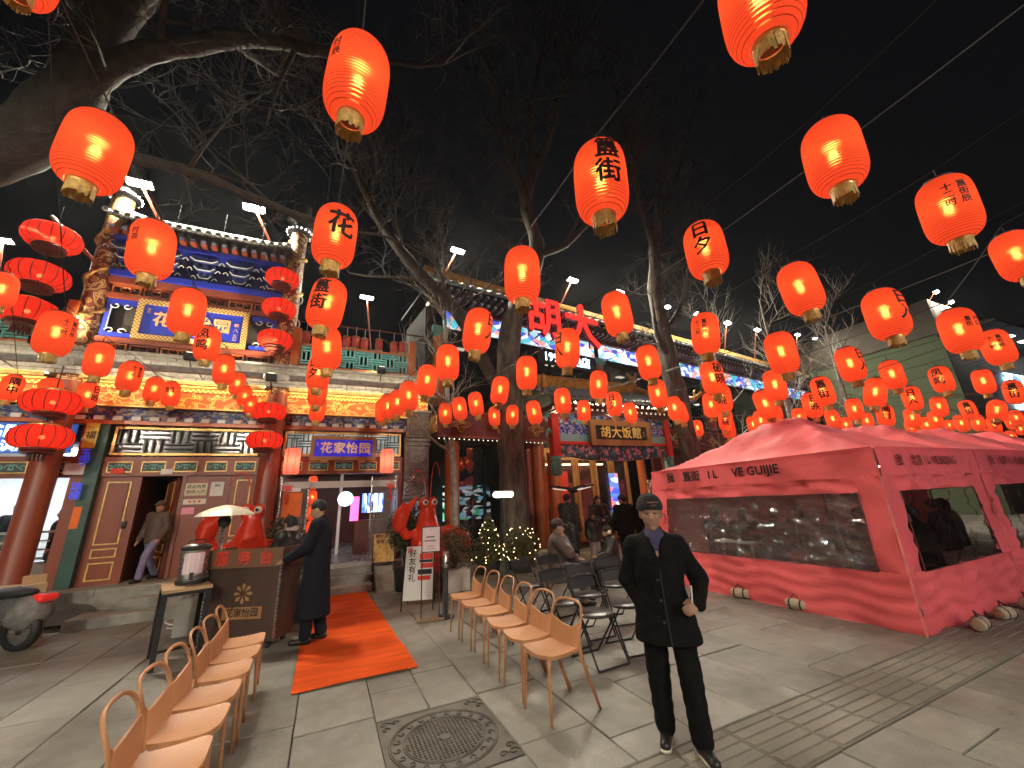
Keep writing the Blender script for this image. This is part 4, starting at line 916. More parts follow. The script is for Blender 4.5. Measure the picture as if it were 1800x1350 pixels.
def ltext(body):
    if body in _lt: return _lt[body]
    cols=body.split('|'); mb=MB(); n=len(cols); sz=.2 if n==1 else .075
    if body=='花': sz=.27
    for ci,c in enumerate(cols): text(mb,c,((ci-(n-1)/2)*sz*1.35,0,.02 if n==1 else .06),sz,vert=True,step=1.0,bold=.035)
    me=mb.mesh('lantern_lettering',M['ink']); bm=bmesh.new(); bm.from_mesh(me)
    for ax,nr in ((0,(1,0,0)),(2,(0,0,1))):
        for k in range(-7,8): bmesh.ops.bisect_plane(bm,geom=bm.verts[:]+bm.edges[:]+bm.faces[:],plane_co=(k*.04 if ax==0 else 0,0,k*.04 if ax==2 else 0),plane_no=nr)
    for v in bm.verts:
        z=max(-.28,min(.28,v.co.z)); r=lr(z)+.004; a=v.co.x/.2; v.co=(r*math.sin(a),-r*math.cos(a),z)
    bm.to_mesh(me); bm.free(); _lt[body]=me; return me
def shell_mesh(n,k): return MB().lathe([(lr(z),z) for z in -LH*np.cos(np.linspace(0,math.pi,k))],n).mesh('lantern_shell',M['shell'],True)
SH=[shell_mesh(32,22),shell_mesh(18,12)]
BU=MB().sph((0,0,.02),.03,6,sc=(1,1,1.3)).mesh('lantern_bulb',M['bulb'],True)
fr=MB().lathe([(.08,-.318),(.083,-.29)],20)
fr=fr.mesh('rim',M['gold'])
tp=MB().lathe([(.09,.285),(.1,.3),(.1,.315),(.03,.33),(.0,.331)],16).mesh('top_cap',M['blackmatt'])
tsl=MB(); rr_=random.Random(2)
for i in range(30):
    a=i*2*math.pi/30; l=rr_.uniform(.075,.11); x,y=.076*math.cos(a),.076*math.sin(a); d=Vector((-math.sin(a),math.cos(a),0))*.0095
    p=Vector((x,y,-.31)); q_=Vector((x*1.02+rr_.uniform(-.006,.006),y*1.02,-.31-l)); tsl.add([p-d,p+d,q_+d*.8,q_-d*.8],[(0,1,2,3)])
tsl=tsl.mesh('fringe',M['tassel'])
botm=MB().disc((0,0,-.3),.075,18,flip=True).mesh('bottom_disc',mat('bottom_silk',(.7,.16,.1),.6))
hook=MB().tube([(0,0,.33),(0,0,.42)],.006,5).mesh('hook',M['wire'])
OR=['first','second','third','fourth','fifth','sixth','seventh','eighth','ninth','tenth','eleventh','twelfth']
tilt={83:(.15,.3),92:(.1,.55),74:(.0,-.3),84:(0,.28),97:(0,.2)}
lrnd=random.Random(11)
for where,idx in STR.items():
    idx=sorted(idx,key=lambda i:LAN[i][1]) if 'tent' not in where or where in list(STR)[:10] else sorted(idx,key=lambda i:-LAN[i][3]*1000+LAN[i][1])
    for k,i in enumerate(idx):
        x,y,z,s=LAN[i]; th=math.atan2(-x,y); body,off=TXT.get(i,(None,lrnd.uniform(-180,180)))
        d=math.dist((x,y,z),EYE); big=d<8
        e=empty('red_paper_lantern',(x,y,z),th+R(off),f"{'lettered' if body else 'plain'} red lantern, {OR[k]} nearest on string {where}",'lantern','red paper lanterns strung over the street',sc=s*lrnd.uniform(.92,.99))
        t=tilt.get(i,(lrnd.gauss(0,.06),lrnd.gauss(0,.06)))
        e.rotation_euler=(Matrix.Rotation(t[1],3,'Y')@Matrix.Rotation(t[0],3,'X')@Matrix.Rotation(th+R(off),3,'Z')).to_euler()
        sh=link('shell',SH[0 if big else 1],e); link('bulb',BU,e); link('rim',fr,e); link('top_cap',tp,e); link('hook',hook,e)
        if d<16: link('fringe',tsl,e); link('bottom_disc',botm,e)
        if body: link('lettering',ltext(body),e)
    # carrying wire
    P=sorted([(LAN[i][1],LAN[i][0],LAN[i][2]+.42*LAN[i][3]) for i in idx]); pts=[]
    if len(P)>1:
        y0,y1=P[0],P[-1]; pts=[(y0[1]-(y1[1]-y0[1])*.1,min(-2.0,y0[0]-1),y0[2]+.5)]
        for j,(y,x,z) in enumerate(P):
            pts.append((x,y,z))
            if j<len(P)-1: pts.append(((x+P[j+1][1])/2,(y+P[j+1][0])/2,(z+P[j+1][2])/2-.02))
        pts.append((y1[1],min(10.4,y1[0]+1.2) if y1[0]<10 else y1[0]+.3,y1[2]+.1))
        w=MB().tube(pts,.006,4); o=w.build('lantern_wire',M['wire']); tag(o,'thin black wire carrying the lanterns '+where,'wire','lantern wires')
# extra grey cables seen crossing on the right
for k,(a,b,lab) in enumerate((((3.0,10.2,4.6),(6,-2,6.4),'highest grey cable crossing the dark sky on the right'),((5.5,10.2,4.5),(9,-2,5.2),'grey cable running over the front tent corner'),((9,10.4,4.2),(19,-1,4.3),'grey cable running behind the nearest tent peak'),((12,10.6,4.0),(24,0,4.1),'lowest grey cable over the second tent'))):
    a,b=Vector(a),Vector(b); o=MB().tube([a.lerp(b,t)-Vector((0,0,.5*math.sin(math.pi*t))) for t in np.linspace(0,1,14)],.008,4).build('street_cable',M['wiregrey']); tag(o,lab,'cable','street cables')
# flattened palace lanterns stacked by the columns
def pal():
    e=MB().lathe([(.16+.19*math.cos(t)**.7 if abs(t)<1.45 else .17,.17*math.sin(t)) for t in np.linspace(-1.35,1.35,13)],32).mesh('palace_shell',M['shell_flat'],True)
    f=MB().lathe([(.19,-.17),(.2,-.2),(.17,-.22),(.19,-.25),(.1,-.27),(0,-.27)],24).mesh('base_ring',M['lacquer_dark']); g=MB().lathe([(.0,.22),(.14,.215),(.19,.19),(.19,.17)],24).mesh('top_ring',M['gold'])
    r=MB()
    for k in range(16):
        a=2*math.pi*k/16; r.tube([((.162+.19*math.cos(t)**.7)*math.cos(a),(.162+.19*math.cos(t)**.7)*math.sin(a),.171*math.sin(t)) for t in np.linspace(-1.35,1.35,9)],.005,3)
    h=MB().tube([(0,0,.21),(0,0,.62)],.008,4).mesh('hanger',M['wire'])
    tl=MB()
    for k in range(14): a=k*.45; tl.tube([(.09*math.cos(a),.09*math.sin(a),-.27),(.1*math.cos(a),.1*math.sin(a),-.36)],.012,4)
    return e,f,g,r.mesh('rib',M['lacquer_dark']),h,tl.mesh('tassel',M['lacquer_dark'])
PL=pal(); PB=MB().sph((0,0,0),.035,5).mesh('palace_bulb',glow('palace_bulb',(1,.5,.3),22))
for side,lst in (('left',((-5.35,9.55,7.05,1.2),(-5.35,9.55,6.2,1.2),(-5.35,9.55,5.45,1.2),(-4.72,9.7,3.78,1.15),(-4.72,9.7,3.14,1.15))),('right',((-1.47,10.0,7.25,1.05),(-1.45,10.0,6.42,1.05),(-1.44,10.0,5.6,1.05),(-1.37,10.0,3.85,1.0),(-1.37,10.0,3.2,1.0)))):
    for k,(x,y,z,s) in enumerate(lst):
        e=empty('palace_lantern',(x,y,z),.2*k,f"flattened ribbed red lantern, {OR[k]} from the top of the stack by the {side} column",'lantern','stacked palace lanterns',sc=s)
        for nm,me in zip(('shell','base_ring','top_ring','rib','hanger','tassel'),PL):
            if nm=='tassel' and k not in (2,4): continue
            link(nm,me,e)
        link('bulb',PB,e)
# six-sided pinkish lanterns by the entrance sign
for x,lab in ((-.82,'left'),(1.28,'right')):
    e=empty('hexagonal_lantern',(x,10.3,2.78),0,f'tall pinkish six-sided lantern hanging {lab} of the entrance sign','lantern','hexagonal lanterns')
    MB().lathe([(.1,-.3),(.165,-.27),(.165,.27),(.1,.3)],6).build('shell',M['shell_pink'],e); MB().lathe([(.02,-.12),(.03,0),(.02,.12)],6).build('bulb',glow('hex_bulb',(1,.6,.45),14) if lab=='left' else bpy.data.materials['hex_bulb'],e)
    MB().lathe([(0,-.32),(.1,-.31),(.1,-.29)],6).lathe([(.1,.29),(.1,.31),(0,.33)],6).build('cap',M['lacquer_dark'],e); MB().tube([(0,0,.32),(0,.0,.7)],.008,4).build('hanger',M['wire'],e)
# small carved lanterns in a row above the balustrade
sm=MB().lathe([(.07,-.16),(.1,-.14),(.11,0),(.1,.14),(.07,.16)],8).mesh('small_shell',mat('small_lantern_glow',(.4,.05,.04),.5,emit=(.5,.06,.03),es=.12)); sc_=MB().lathe([(.11,-.16),(.12,-.18),(.06,-.22),(.0,-.23)],8).lathe([(0,.24),(.06,.2),(.12,.18),(.11,.16)],8).mesh('small_cap',M['goldwood']); ss=MB().tube([(0,0,-.22),(0,0,-.42)],.008,4).tube([(0,0,.22),(0,0,.5)],.006,4).mesh('small_tassel',M['whitedge'])  # faint red glow put into the colour of these unlit shells
for k,x in enumerate((-.9,-.65,.13,.37,.61,1.01,1.43,1.68,1.98)):
    e=empty('carved_lantern',(x,11.2,6.22+(.03 if k%2 else 0)),0,f'unlit carved lantern with painted glow, {OR[k]} from the left above the teal balustrade','lantern','small carved lanterns on the balcony')
    link('shell',sm,e); link('cap',sc_,e); link('tassel',ss,e)
o=MB().tube([(-1.2,11.2,6.7),(2.4,11.2,6.72)],.02,6).build('lantern_rail',M['lacquer_dark']); tag(o,'dark rail carrying the small carved lanterns','rail')

# little lanterns hanging in a column inside the glass doors
for k in range(5):
    e=empty('indoor_lantern',(-.38+.02*k,11.35,2.35-.36*k),.4*k,f'small orange lantern inside the glass doors, {OR[k]} from the top','lantern','column of lanterns inside the entrance',sc=.58)
    for nm,me in (('shell',SH[1]),('bulb',BU),('rim',fr),('top_cap',tp)): link(nm,me,e)
for x,lab in ((-.88,'left'),(1.45,'right')):
    e=empty('red_knot',(x,10.68,2.2),0,f'red knotted ornament hanging on the {lab} glass door','ornament','red knots on the glass doors')
    q=MB()
    for a in (-.06,0,.06): q.bar((a-.06,0,-.06),(a+.06,0,.06),.022).bar((a-.06,.001,.06),(a+.06,.001,-.06),.022)
    q.build('knot',M['redpaper'],e); MB().tube([(0,0,-.08),(0,0,-.14),(0,0,-.36)],[.008,.03,.035],6).build('tassel',M['redpaper'],e); MB().tube([(0,0,.08),(0,0,.2)],.006,4).build('cord',M['redpaper'],e)
# ================================================================ floodlights on the roofs
FL=[(-9.12,14.5,9.5,5,'far left behind the stacked lanterns'),(-4.62,10.15,9.2,8.3,'behind the left gilded column'),(-2.34,10.15,9.22,8.4,'behind the gate tower roof'),(.75,14.4,9.5,6,'above the balcony of small lanterns'),(3.5,11.4,10.3,8.9,'over the left end of the amber eave'),(8.5,11.6,10.3,8.9,'above the red rooftop characters')]
FL+=[(11.0,11.7,10.3,8.9,'first of the row right of the big characters'),(14.1,12.0,10.3,8.9,'second of the row right of the big characters'),(16.5,12.2,10.4,8.9,'third of the row right of the big characters'),(19.0,12.4,10.4,8.9,'fourth of the row right of the big characters'),(21.8,12.6,10.5,8.9,'fifth of the row right of the big characters'),(24.7,12.9,10.9,8.9,'sixth of the row right of the big characters'),(27.0,13.2,11.2,8.9,'seventh of the row right of the big characters'),(29.6,13.5,11.4,8.9,'eighth of the row right of the big characters'),(32.5,13.9,11.6,9,'ninth of the row right of the big characters')]
FL+=[(-9.5,-6.5,6.5,0,'mast across the street, far left'),(-5,-7.5,6.5,0,'mast across the street, nearer the camera'),(13,-9,6.5,0,'added fill mast across the street, beyond the tents'),(4.5,-9,6.5,0,'added fill mast across the street, behind the camera')]  # unseen masts: left pair inferred from the lit facade, others added as fill
FL+=[(29.5,7.3,11.6,11.1,'left of the pair above the corner building'),(31.5,7.4,11.4,11.0,'right of the pair above the corner building'),(36,7.5,11.0,10.8,'farthest right above the corner building')]
hm=MB().bevbox(-.25,.25,-.11,.11,0,.09,.03).mesh('housing',M['black']); lm=MB().bx(-.22,.22,-.07,.07,-.006,0).mesh('lens',M['flood'])
lm2=lm.copy(); lm2.materials[0]=M['flood_far']; lm3=lm.copy(); lm3.materials[0]=M['flood_mast']; lm5=lm.copy(); lm5.materials[0]=glow('porch_fill_lens',(1,.93,.78),3000); lm4=lm.copy(); lm4.materials[0]=glow('tent_fill_lens',(.95,.8,1),1400)  # porch and tent lenses belong to the added fill masts
for x,y,z,zb,lab in FL:
    e=empty('floodlight',(x,y,z),HA if x>3 else 0,'white floodlight on a thin pole, '+lab,'floodlight','roof floodlights')
    for nm,me in (('housing',hm),('lens',lm3 if y<0 and x<0 else lm5 if y<0 and x<6 else lm4 if y<0 else lm2 if x>20 or y>14 else lm)):
        o=link(nm,me,e); o.rotation_euler=(R(-14 if y>0 else 58),0,0 if y>0 else R(-4))
    if y<0:
        v=MB().box((0,.36,.05),(.9,.8,.02)).box((-.45,.3,-.1),(.02,.7,.3)).box((.45,.3,-.1),(.02,.7,.3)).build('visor',M['black'],e)  # visor added to keep the mast light off the trees
    lean=0 if y<0 else .5 if x<3 else -.6 if x<9 else 0
    MB().tube([(0,.05,.05),(lean,.5 if y>0 else -.1,zb-z)],.03,6).build('pole',M['lacquer'],e)
# ================================================================ pink tents
def tent(name,x0,x1,y0,y1,lab,front,seed,slant=.28,left=True):
    e=empty(name,(0,0,0),label=lab,cat='tent',group='pink tents'); rn=random.Random(seed); ph=[rn.uniform(0,6) for _ in range(6)]
    ze,zp=2.12,2.95; cx,cy=(x0+x1)/2,(y0+y1)/2; hx,hy=(x1-x0)/2,(y1-y0)/2
    def wr(a,b): return .012*math.sin(9*a+ph[0]+2*math.sin(3*b+ph[1]))+.009*math.sin(17*b+ph[2]+1.5*math.sin(5*a))+.006*math.sin(31*a+13*b+ph[3])
    def roof(u,v):
        x,y=x0+(x1-x0)*u,y0+(y1-y0)*v; rx,ry=abs(x-cx)/hx,max(0,abs(y-cy)-.35)/(hy-.35); m_=max(rx,ry); d=max(0.,1-m_)
        z=ze+(zp-ze)*(d**1.35*.75+d*.25); side=min(rx,ry)/max(m_,.01)
        z-=.09*math.sin(math.pi*min(1,m_))*(1-side)*m_
        return (x,y,z+wr(x,y)*(.4+d))
    MB().grid(roof,44,52).build('canopy',M['tent'],e,smooth=True)
    def wallpt(side,t,z):
        # side 0: x=x0 face, 1: y=y0 face ; walls lean out a little towards the ground
        o=slant*(1-z/ze)**1.0 if z<ze else 0
        if side==0: return (x0-o*.9+.3*0,y0-o*.25+(y1-y0+o*.5)*t,z)
        if side==1: return (x0-o*.9+(x1-x0+o*1.2)*t,y0-o*.25,z)
        if side==2: return (x1,y0+(y1-y0)*t,z)
        return (x0+(x1-x0)*t,y1,z)
    nrm=((-1,0),(0,-1),(1,0),(0,1))
    for side in (0,1,3):
        if side==0 and not left: continue
        L_w=(y1-y0) if side in(0,2) else (x1-x0)
        # valance
        def val(u,v,side=side):
            p=wallpt(side,u,ze+.01-.37*v); k=.02+.012*math.sin(u*L_w*7+ph[4])*v+.01*math.sin(u*L_w*19+v*3)*v
            return (p[0]+nrm[side][0]*k,p[1]+nrm[side][1]*k,p[2]-.01*math.sin(u*L_w*5)*v)
        MB().grid(val,40,6).build('valance',M['tent'],e,smooth=True)
        MB().grid(lambda u,v,side=side:tuple(a+b*.035 for a,b in zip(wallpt(side,u,ze+.02-.03*v),(*nrm[side],0))),20,1).build('hem',M['tent'],e)
        if side==3:
            MB().grid(lambda u,v:(x0+(x1-x0)*u,y1+.02*math.sin(u*14),ze*v),24,4).build('back_wall',M['tent'],e,smooth=True); continue
        wins=[(.07,.9,.62,1.56)] if side==0 else [(.115,.83,.62,1.56)]
        us=[0]+[a for w in wins for a in w[:2]]+[1]
        def wl(ua,ub,za,zb,nu,nv,nm,mt,off=0,amp=1):
            def fn(u,v):
                t,z=ua+(ub-ua)*u,za+(zb-za)*v; p=wallpt(side,t,z); k=amp*(wr(t*L_w*1.3,z*2.2)*1.4+.018*math.sin(t*L_w*4+ph[5]+z*2)*(1-z/ze)) +off
                return (p[0]+nrm[side][0]*k,p[1]+nrm[side][1]*k,z)
            MB().grid(fn,nu,nv).build(nm,mt,e,smooth=True)
        w=wins[0]
        wl(0,1,.0,w[2],44,14,'wall_skirt',M['tent']); wl(0,w[0],w[2],1.78,6,14,'wall_side',M['tent']); wl(w[1],1,w[2],1.78,6,14,'wall_side',M['tent']); wl(w[0],w[1],w[3],1.78,36,5,'wall_head',M['tent'])
        wl(w[0],w[1],w[2],w[3],30,16,'clear_window',M['film'],-.004,1.6)
        f=MB()
        for t in (w[0],w[1]): f.tube([tuple(a+b*.012 for a,b in zip(wallpt(side,t,z),(*nrm[side],0))) for z in np.linspace(w[2],w[3],6)],.007,4)
        for z in (w[2],w[3]): f.tube([tuple(a+b*.012 for a,b in zip(wallpt(side,t,z),(*nrm[side],0))) for t in np.linspace(w[0],w[1],8)],.007,4)
        f.build('window_seam',M['lacquer_dark'],e)
    fr=MB()
    for x in (x0+.08,x1-.08):
        for y in (y0+.08,y1-.08): fr.bx(x-.02,x+.02,y-.02,y+.02,0,2.1)
    fr.build('leg',M['steel'],e)
    MB().tube([wallpt(0,0,z) for z in np.linspace(0,ze,8)],.012,5).build('corner_seam',mat('seam_pink',(.8,.25,.22),.7) if 'seam_pink' not in bpy.data.materials else bpy.data.materials['seam_pink'],e)
    if front:
        t=MB(); zc=1.96; xx=x0-.062
        for s,yy,sz in (('我',y0+3.42,.2),('簋街',y0+2.9,.2),('I L',y0+2.42,.2),('VE GUIJIE',y0+1.62,.2)): text(t,s,(xx,yy,zc),sz,ux=(0,-1,0),bold=.03)
        t.build('lettering',M['ink'],e)
    t=MB(); yy=y0-.055
    for s,dx,sz in (('我',.4,.18),('北京 I L  VE BEIJING',1.5,.18)): text(t,s,(x0+dx+(.1 if dx<1 else 0),yy,1.95),sz*.9,ux=(1,0,0),bold=.02)
    t.build('side_lettering',M['lacquer_dark'],e)
    return e
tent('pink_tent',6.45,9.5,2.68,6.65,'nearest pink market tent with clear windows and black slogan',True,1)

tent('pink_tent',9.53,12.6,2.68,6.65,'second pink tent in the row with pointed roof',False,2,left=False)
tent('pink_tent',12.63,15.7,2.68,6.65,'third pink tent from the camera, nearer the far end',False,3,left=False)
tent('pink_tent',15.73,18.8,2.68,6.65,'farthest pink tent of the row',False,4,left=False)
# things inside and around the tents
sb=MB().lathe([(0,-.14),(.055,-.13),(.07,-.09),(.072,.09),(.055,.13),(0,.14)],12,ax='y').mesh('bag',mat('sand_canvas',(.5,.4,.28),.9,var=.15,scale=20,bump=.3))
sbs=MB()
for y in (-.07,.07): sbs.lathe([(.074,y-.012),(.078,y),(.074,y+.012)],12,ax='y')
sbs.tube([(0,.06,.07),(.02,.02,.13),(0,-.05,.07)],.008,4); sbs=sbs.mesh('strap',M['blackmatt'])
for k,(x,y,rz,lab) in enumerate(((6.2,4.85,.2,'farther sandbag on the long pink tent wall'),(6.2,3.98,.1,'sandbag at the middle of the pink tent wall'),(6.95,2.4,1.7,'sandbag just round the front tent corner'),(7.7,2.4,1.4,'second sandbag along the shaded tent side'),(8.5,2.4,1.5,'third sandbag along the shaded tent side'))):
    e=empty('sandbag',(x,y,.075),rz,lab,'sandbag','tent sandbags'); link('bag',sb,e); link('strap',sbs,e)
for k,(x,y) in enumerate(((7.7,5.5),(7.9,3.9),(10.9,4.6))):
    e=empty('dining_table',(x,y,0),0,('dining table inside the nearest tent, rear half','dining table inside the nearest tent, front half','dining table inside the second tent')[k],'table','tables in the tents')
    MB().bevbox(-.6,.6,-.4,.4,.71,.75,.01).build('tabletop',M['white'],e)
    for a in (-.5,.5):
        for b in (-.3,.3): MB().bx(a-.02,a+.02,b-.02,b+.02,0,.71).build('leg',M['steel'],e)
for k,(x,y) in enumerate(((8.0,4.6),(11,4.6))):
    e=empty('tent_lamp',(x,y,2.05),0,('hanging lamp inside the nearest tent','hanging lamp inside the second tent')[k],'lamp'); MB().bx(-.25,.25,-.04,.04,-.03,0).build('tube',glow('tent_tube',(1,.8,.7),5) if not k else bpy.data.materials['tent_tube'],e); MB().tube([(0,0,0),(0,0,.7)],.006,4).build('cord',M['wire'],e)
# ================================================================ chairs
def chair_parts():
    out=[]
    def seat(u,v,h=0):
        y=.23-.46*v; w=.205-.03*v; 
        if v<.18: w*=math.sqrt(max(0,1-((.18-v)/.18)**2))*.28+.72
        x=(2*u-1)*w
        return (x,y,.452+.018*(abs(2*u-1)**2)+.012*math.sin(v*math.pi)*-1-h)
    s=MB().grid(lambda u,v:seat(u,v),14,14); s.grid(lambda u,v:seat(1-u,v,.026),14,14)
    rim=[(u,0) for u in np.linspace(0,1,15)]+[(1,v) for v in np.linspace(0,1,15)[1:]]+[(u,1) for u in np.linspace(1,0,15)[1:]]+[(0,v) for v in np.linspace(1,0,15)[1:-1]]
    n=len(rim); s.add([seat(*r) for r in rim]+[seat(*r,.026) for r in rim],[(i,i+n,(i+1)%n+n,(i+1)%n) for i in range(n)])
    out.append(('seat',s.mesh('seat',M['chair'],True)))
    def back(u,v,h=0):
        a=(2*u-1); w=.185+.012*math.sin(v*math.pi*.9); x=a*w; y=-.165-.035*v-.035*(1-a*a)*1.0+h
        z=.44+v*(.145+.06*abs(a)**2)
        return (x,y,z)
    b=MB().grid(lambda u,v:back(1-u,v,.009),12,9); b.grid(lambda u,v:back(u,v,-.009),12,9)
    for vv in (0,1): b.grid(lambda u,v:back(u,vv,-.009+.018*v) if vv else back(1-u,vv,-.009+.018*v),12,1)
    for uu in (0,1): b.grid(lambda u,v:back(uu,u,-.009+.018*v),9,1)
    out.append(('backrest',b.mesh('backrest',M['chair'],True)))
    lp=[(-.188,-.185,.5),(-.194,-.195,.58),(-.203,-.21,.65),(-.2,-.24,.715),(-.17,-.272,.765),(-.09,-.295,.79),(.09,-.295,.79),(.17,-.272,.765),(.2,-.24,.715),(.203,-.21,.65),(.194,-.195,.58),(.188,-.185,.5)]
    for _ in range(2): lp=[lp[0]]+[tuple(Vector(lp[i]).lerp(Vector(lp[i+1]),q)) for i in range(len(lp)-1) for q in (.25,.75)]+[lp[-1]]
    out.append(('loop_handle',MB().tube(lp,.0125,8).mesh('loop_handle',M['chair'],True)))
    for sx in (-1,1):
        out.append(('leg',MB().tube([(sx*.165,.185,.44),(sx*.172,.195,.38),(sx*.178,.205,.2),(sx*.185,.215,0)],[.026,.017,.014,.011],8).mesh('leg',M['chair'],True)))
        out.append(('leg',MB().tube([(sx*.188,-.185,.5),(sx*.182,-.19,.44),(sx*.19,-.25,.25),(sx*.2,-.29,0)],[.014,.021,.017,.011],8).mesh('leg',M['chair'],True)))
    return out
CHP=chair_parts()
for nm,me in CHP:
    for v in me.vertices: v.co.y*=.82 if v.co.z>.3 else .82+.25*(.3-v.co.z)/.3 if v.co.y<0 else .82
def put_chair(x,y,rz,lab,grp):
    e=empty('tan_chair',(x,y,0),rz,lab,'chair',grp)
    for nm,me in CHP: link(nm,me,e)
    return e
WH=['nearest','second nearest','third nearest','fourth nearest','fifth nearest','farthest']
crn=random.Random(8)
for k in range(6): put_chair(1.85+crn.uniform(-.015,.015),[3.36,3.81,4.27,4.77,5.21,5.69][k],R(90+crn.uniform(-7,7)),f'{WH[k]} tan loop-backed chair in the row right of the carpet','tan chairs right of the carpet')
for k in range(6): put_chair(-.655+crn.uniform(-.015,.015),[3.0,3.44,3.86,4.33,4.74,5.16][k],R(-90+crn.uniform(-3,3)),f'{WH[k]} tan loop-backed chair in the row left of the carpet','tan chairs left of the carpet')
# folding chairs
def fold_parts():
    t=M['black']; o=[]
    for s in (-1,1):
        o.append(('side_tube',MB().tube([(s*.2,-.24,.01),(s*.2,-.21,.05),(s*.2,.0,.42),(s*.2,.18,.78),(s*.19,.19,.8)],.011,6).mesh('side_tube',t,True)))
        o.append(('cross_tube',MB().tube([(s*.18,.24,.01),(s*.18,.0,.3),(s*.18,-.12,.45)],.01,6).mesh('cross_tube',t,True)))
    for yy,w_ in ((-.24,.2),(.24,.18)): o.append(('foot_bar',MB().tube([(-w_,yy,.012),(w_,yy,.012)],.011,6).mesh('foot_bar',t)))
    b=MB().grid(lambda u,v:((2*u-1)*.19,.165+.04*v+.012*(2*u-1)**2,.68+.11*v),10,1).grid(lambda u,v:((1-2*u)*.19,.182+.04*v+.012*(2*u-1)**2,.68+.11*v),10,1).tube([(-.2,.18,.79),(0,.2,.81),(.2,.18,.79)],.011,6)
    o.append(('backrest',b.mesh('backrest',M['blackmatt'])))
    o.append(('seat',MB().lathe([(0,.475),(.19,.472),(.205,.462),(.205,.448),(.19,.44),(0,.438)],20).mesh('seat',mat('black_vinyl',(.035,.032,.03),.35,var=.2,scale=12),True)))
    return o
FPP=fold_parts()
for x,y,rz,lab in ((2.76,4.0,0.05,'front black folding chair nearest the tan chairs'),(3.28,4.1,-.1,'front black folding chair half hidden by the walking man'),(2.72,4.6,.1,'black folding chair in the middle, behind the front one'),(3.2,4.75,-.05,'black folding chair in the middle beside the walking man'),(2.85,5.75,.35,'black folding chair at the back by the lit topiary'),(3.35,5.8,.2,'black folding chair at the back next to the capped man'),(3.85,5.0,-.2,'rearmost right black folding chair near the earmuff wearer')):
    e=empty('folding_chair',(x,y,0),rz,lab,'chair','black folding chairs')
    for nm,me in FPP:
        c=link(nm,me,e)
# ================================================================ podium, table, urn, heaters
po=empty('reception_podium',(-.84,6.9,0),R(-26),'dark wooden reception podium with gold flower emblem beside the carpet','podium')
dw=mat('dark_walnut',(.055,.03,.022),.4,var=.3,scale=3,streak=(1,1,.2)); bw=mat('brown_band',(.16,.085,.05),.3,var=.2,scale=3,streak=(1,1,.2))
MB().bevbox(-.48,.48,-.22,.24,.09,1.0,.004).build('cabinet',dw,po); MB().bx(-.52,.52,-.26,-.23,.98,1.21).bx(-.52,-.49,-.23,.26,.98,1.21).bx(.49,.52,-.23,.26,.98,1.21).build('top_band',bw,po); MB().bx(-.48,.48,-.2,.26,1.001,1.05).build('desk',bw,po)
for s in (-1,1): MB().bx(s*.4925-.0075,s*.4925+.0075,-.235,-.2,.1,1.0).build('edge_strip',M['steel'],po)
t=MB()
for k,c in enumerate('服务台'): text(t,c,(-.3+k*.3,-.264,1.09),.19,bold=.03,th=.008)
t.build('lettering',mat('red_letter',(.6,.05,.03),.4),po)
t=MB()
for k in range(8):
    a=k*math.pi/4; t.add([(.02+.03*math.cos(a),-.224,.66+.03*math.sin(a)),(.02+.1*math.cos(a-.25),-.224,.66+.1*math.sin(a-.25)),(.02+.13*math.cos(a),-.224,.66+.13*math.sin(a)),(.02+.1*math.cos(a+.25),-.224,.66+.1*math.sin(a+.25))],[(0,1,2,3)])
gp=mat('copper_emblem',(.5,.26,.12),.3,.5); t.build('emblem',gp,po)
MB().bx(-.22,.3,-.228,-.222,.36,.5).build('plaque',gp,po); t=MB(); text(t,'花家怡园',(.04,-.231,.43),.11,bold=.03); t.build('plaque_lettering',dw,po)
for s in (-1,1):
    for q in (-1,1): MB().lathe([(.0,-.02),(.04,-.02),(.04,.02),(0,.02)],12,(s*.4,q*.16,.045),ax='x').build('caster',M['blackmatt'],po)
tb=empty('tall_table',(-1.55,6.72,0),R(18),'tall narrow table with black metal legs and wooden top','table')
MB().bevbox(-.24,.24,-.3,.42,.8,.84,.006).build('tabletop',mat('table_wood',(.4,.25,.13),.5,var=.2,scale=3,streak=(1,.2,1)),tb)
for a in (-.21,.21):
    for b in (-.27,.39): MB().bx(a-.025,a+.025,b-.025,b+.025,0,.8).build('leg',M['black'],tb)
MB().bx(-.21,.21,-.29,-.25,.76,.8).bx(-.21,.21,.37,.41,.76,.8).bx(-.21,.21,.06,.08,.1,.13).build('rail',M['black'],tb)
un=empty('drinks_urn',(-1.53,6.8,.845),R(10),'steel drinks urn with pink label on the tall table','urn')
MB().lathe([(.15,0),(.155,.02),(.15,.05),(.15,.4),(.16,.42),(.155,.45),(.1,.475),(0,.48)],24).build('body',M['steel'],un,smooth=True); MB().lathe([(.162,.4),(.166,.43),(.15,.455)],24).lathe([(.16,0),(.165,.03),(.16,.045)],24).build('band',M['blackmatt'],un); MB().bx(-.015,.015,-.21,-.14,.06,.09).bx(-.02,.02,-.2,-.17,.06,.14).build('tap',M['blackmatt'],un)
MB().grid(lambda u,v:(.152*math.sin((u-.5)*1.5),-.152*math.cos((u-.5)*1.5),.12+.25*v),8,1).build('label_sheet',print_mat('urn_label',[(.75,.55,.6),(.6,.1,.12),(.8,.7,.7)],'brick',7),un)
MB().tube([(-.1,0,.46),(-.08,0,.52),(.08,0,.52),(.1,0,.46)],.01,6).build('handle',M['blackmatt'],un)
hu=empty('umbrella_heater',(-1.3,6.95,0),0,'patio heater with silver umbrella reflector beside the podium','heater')
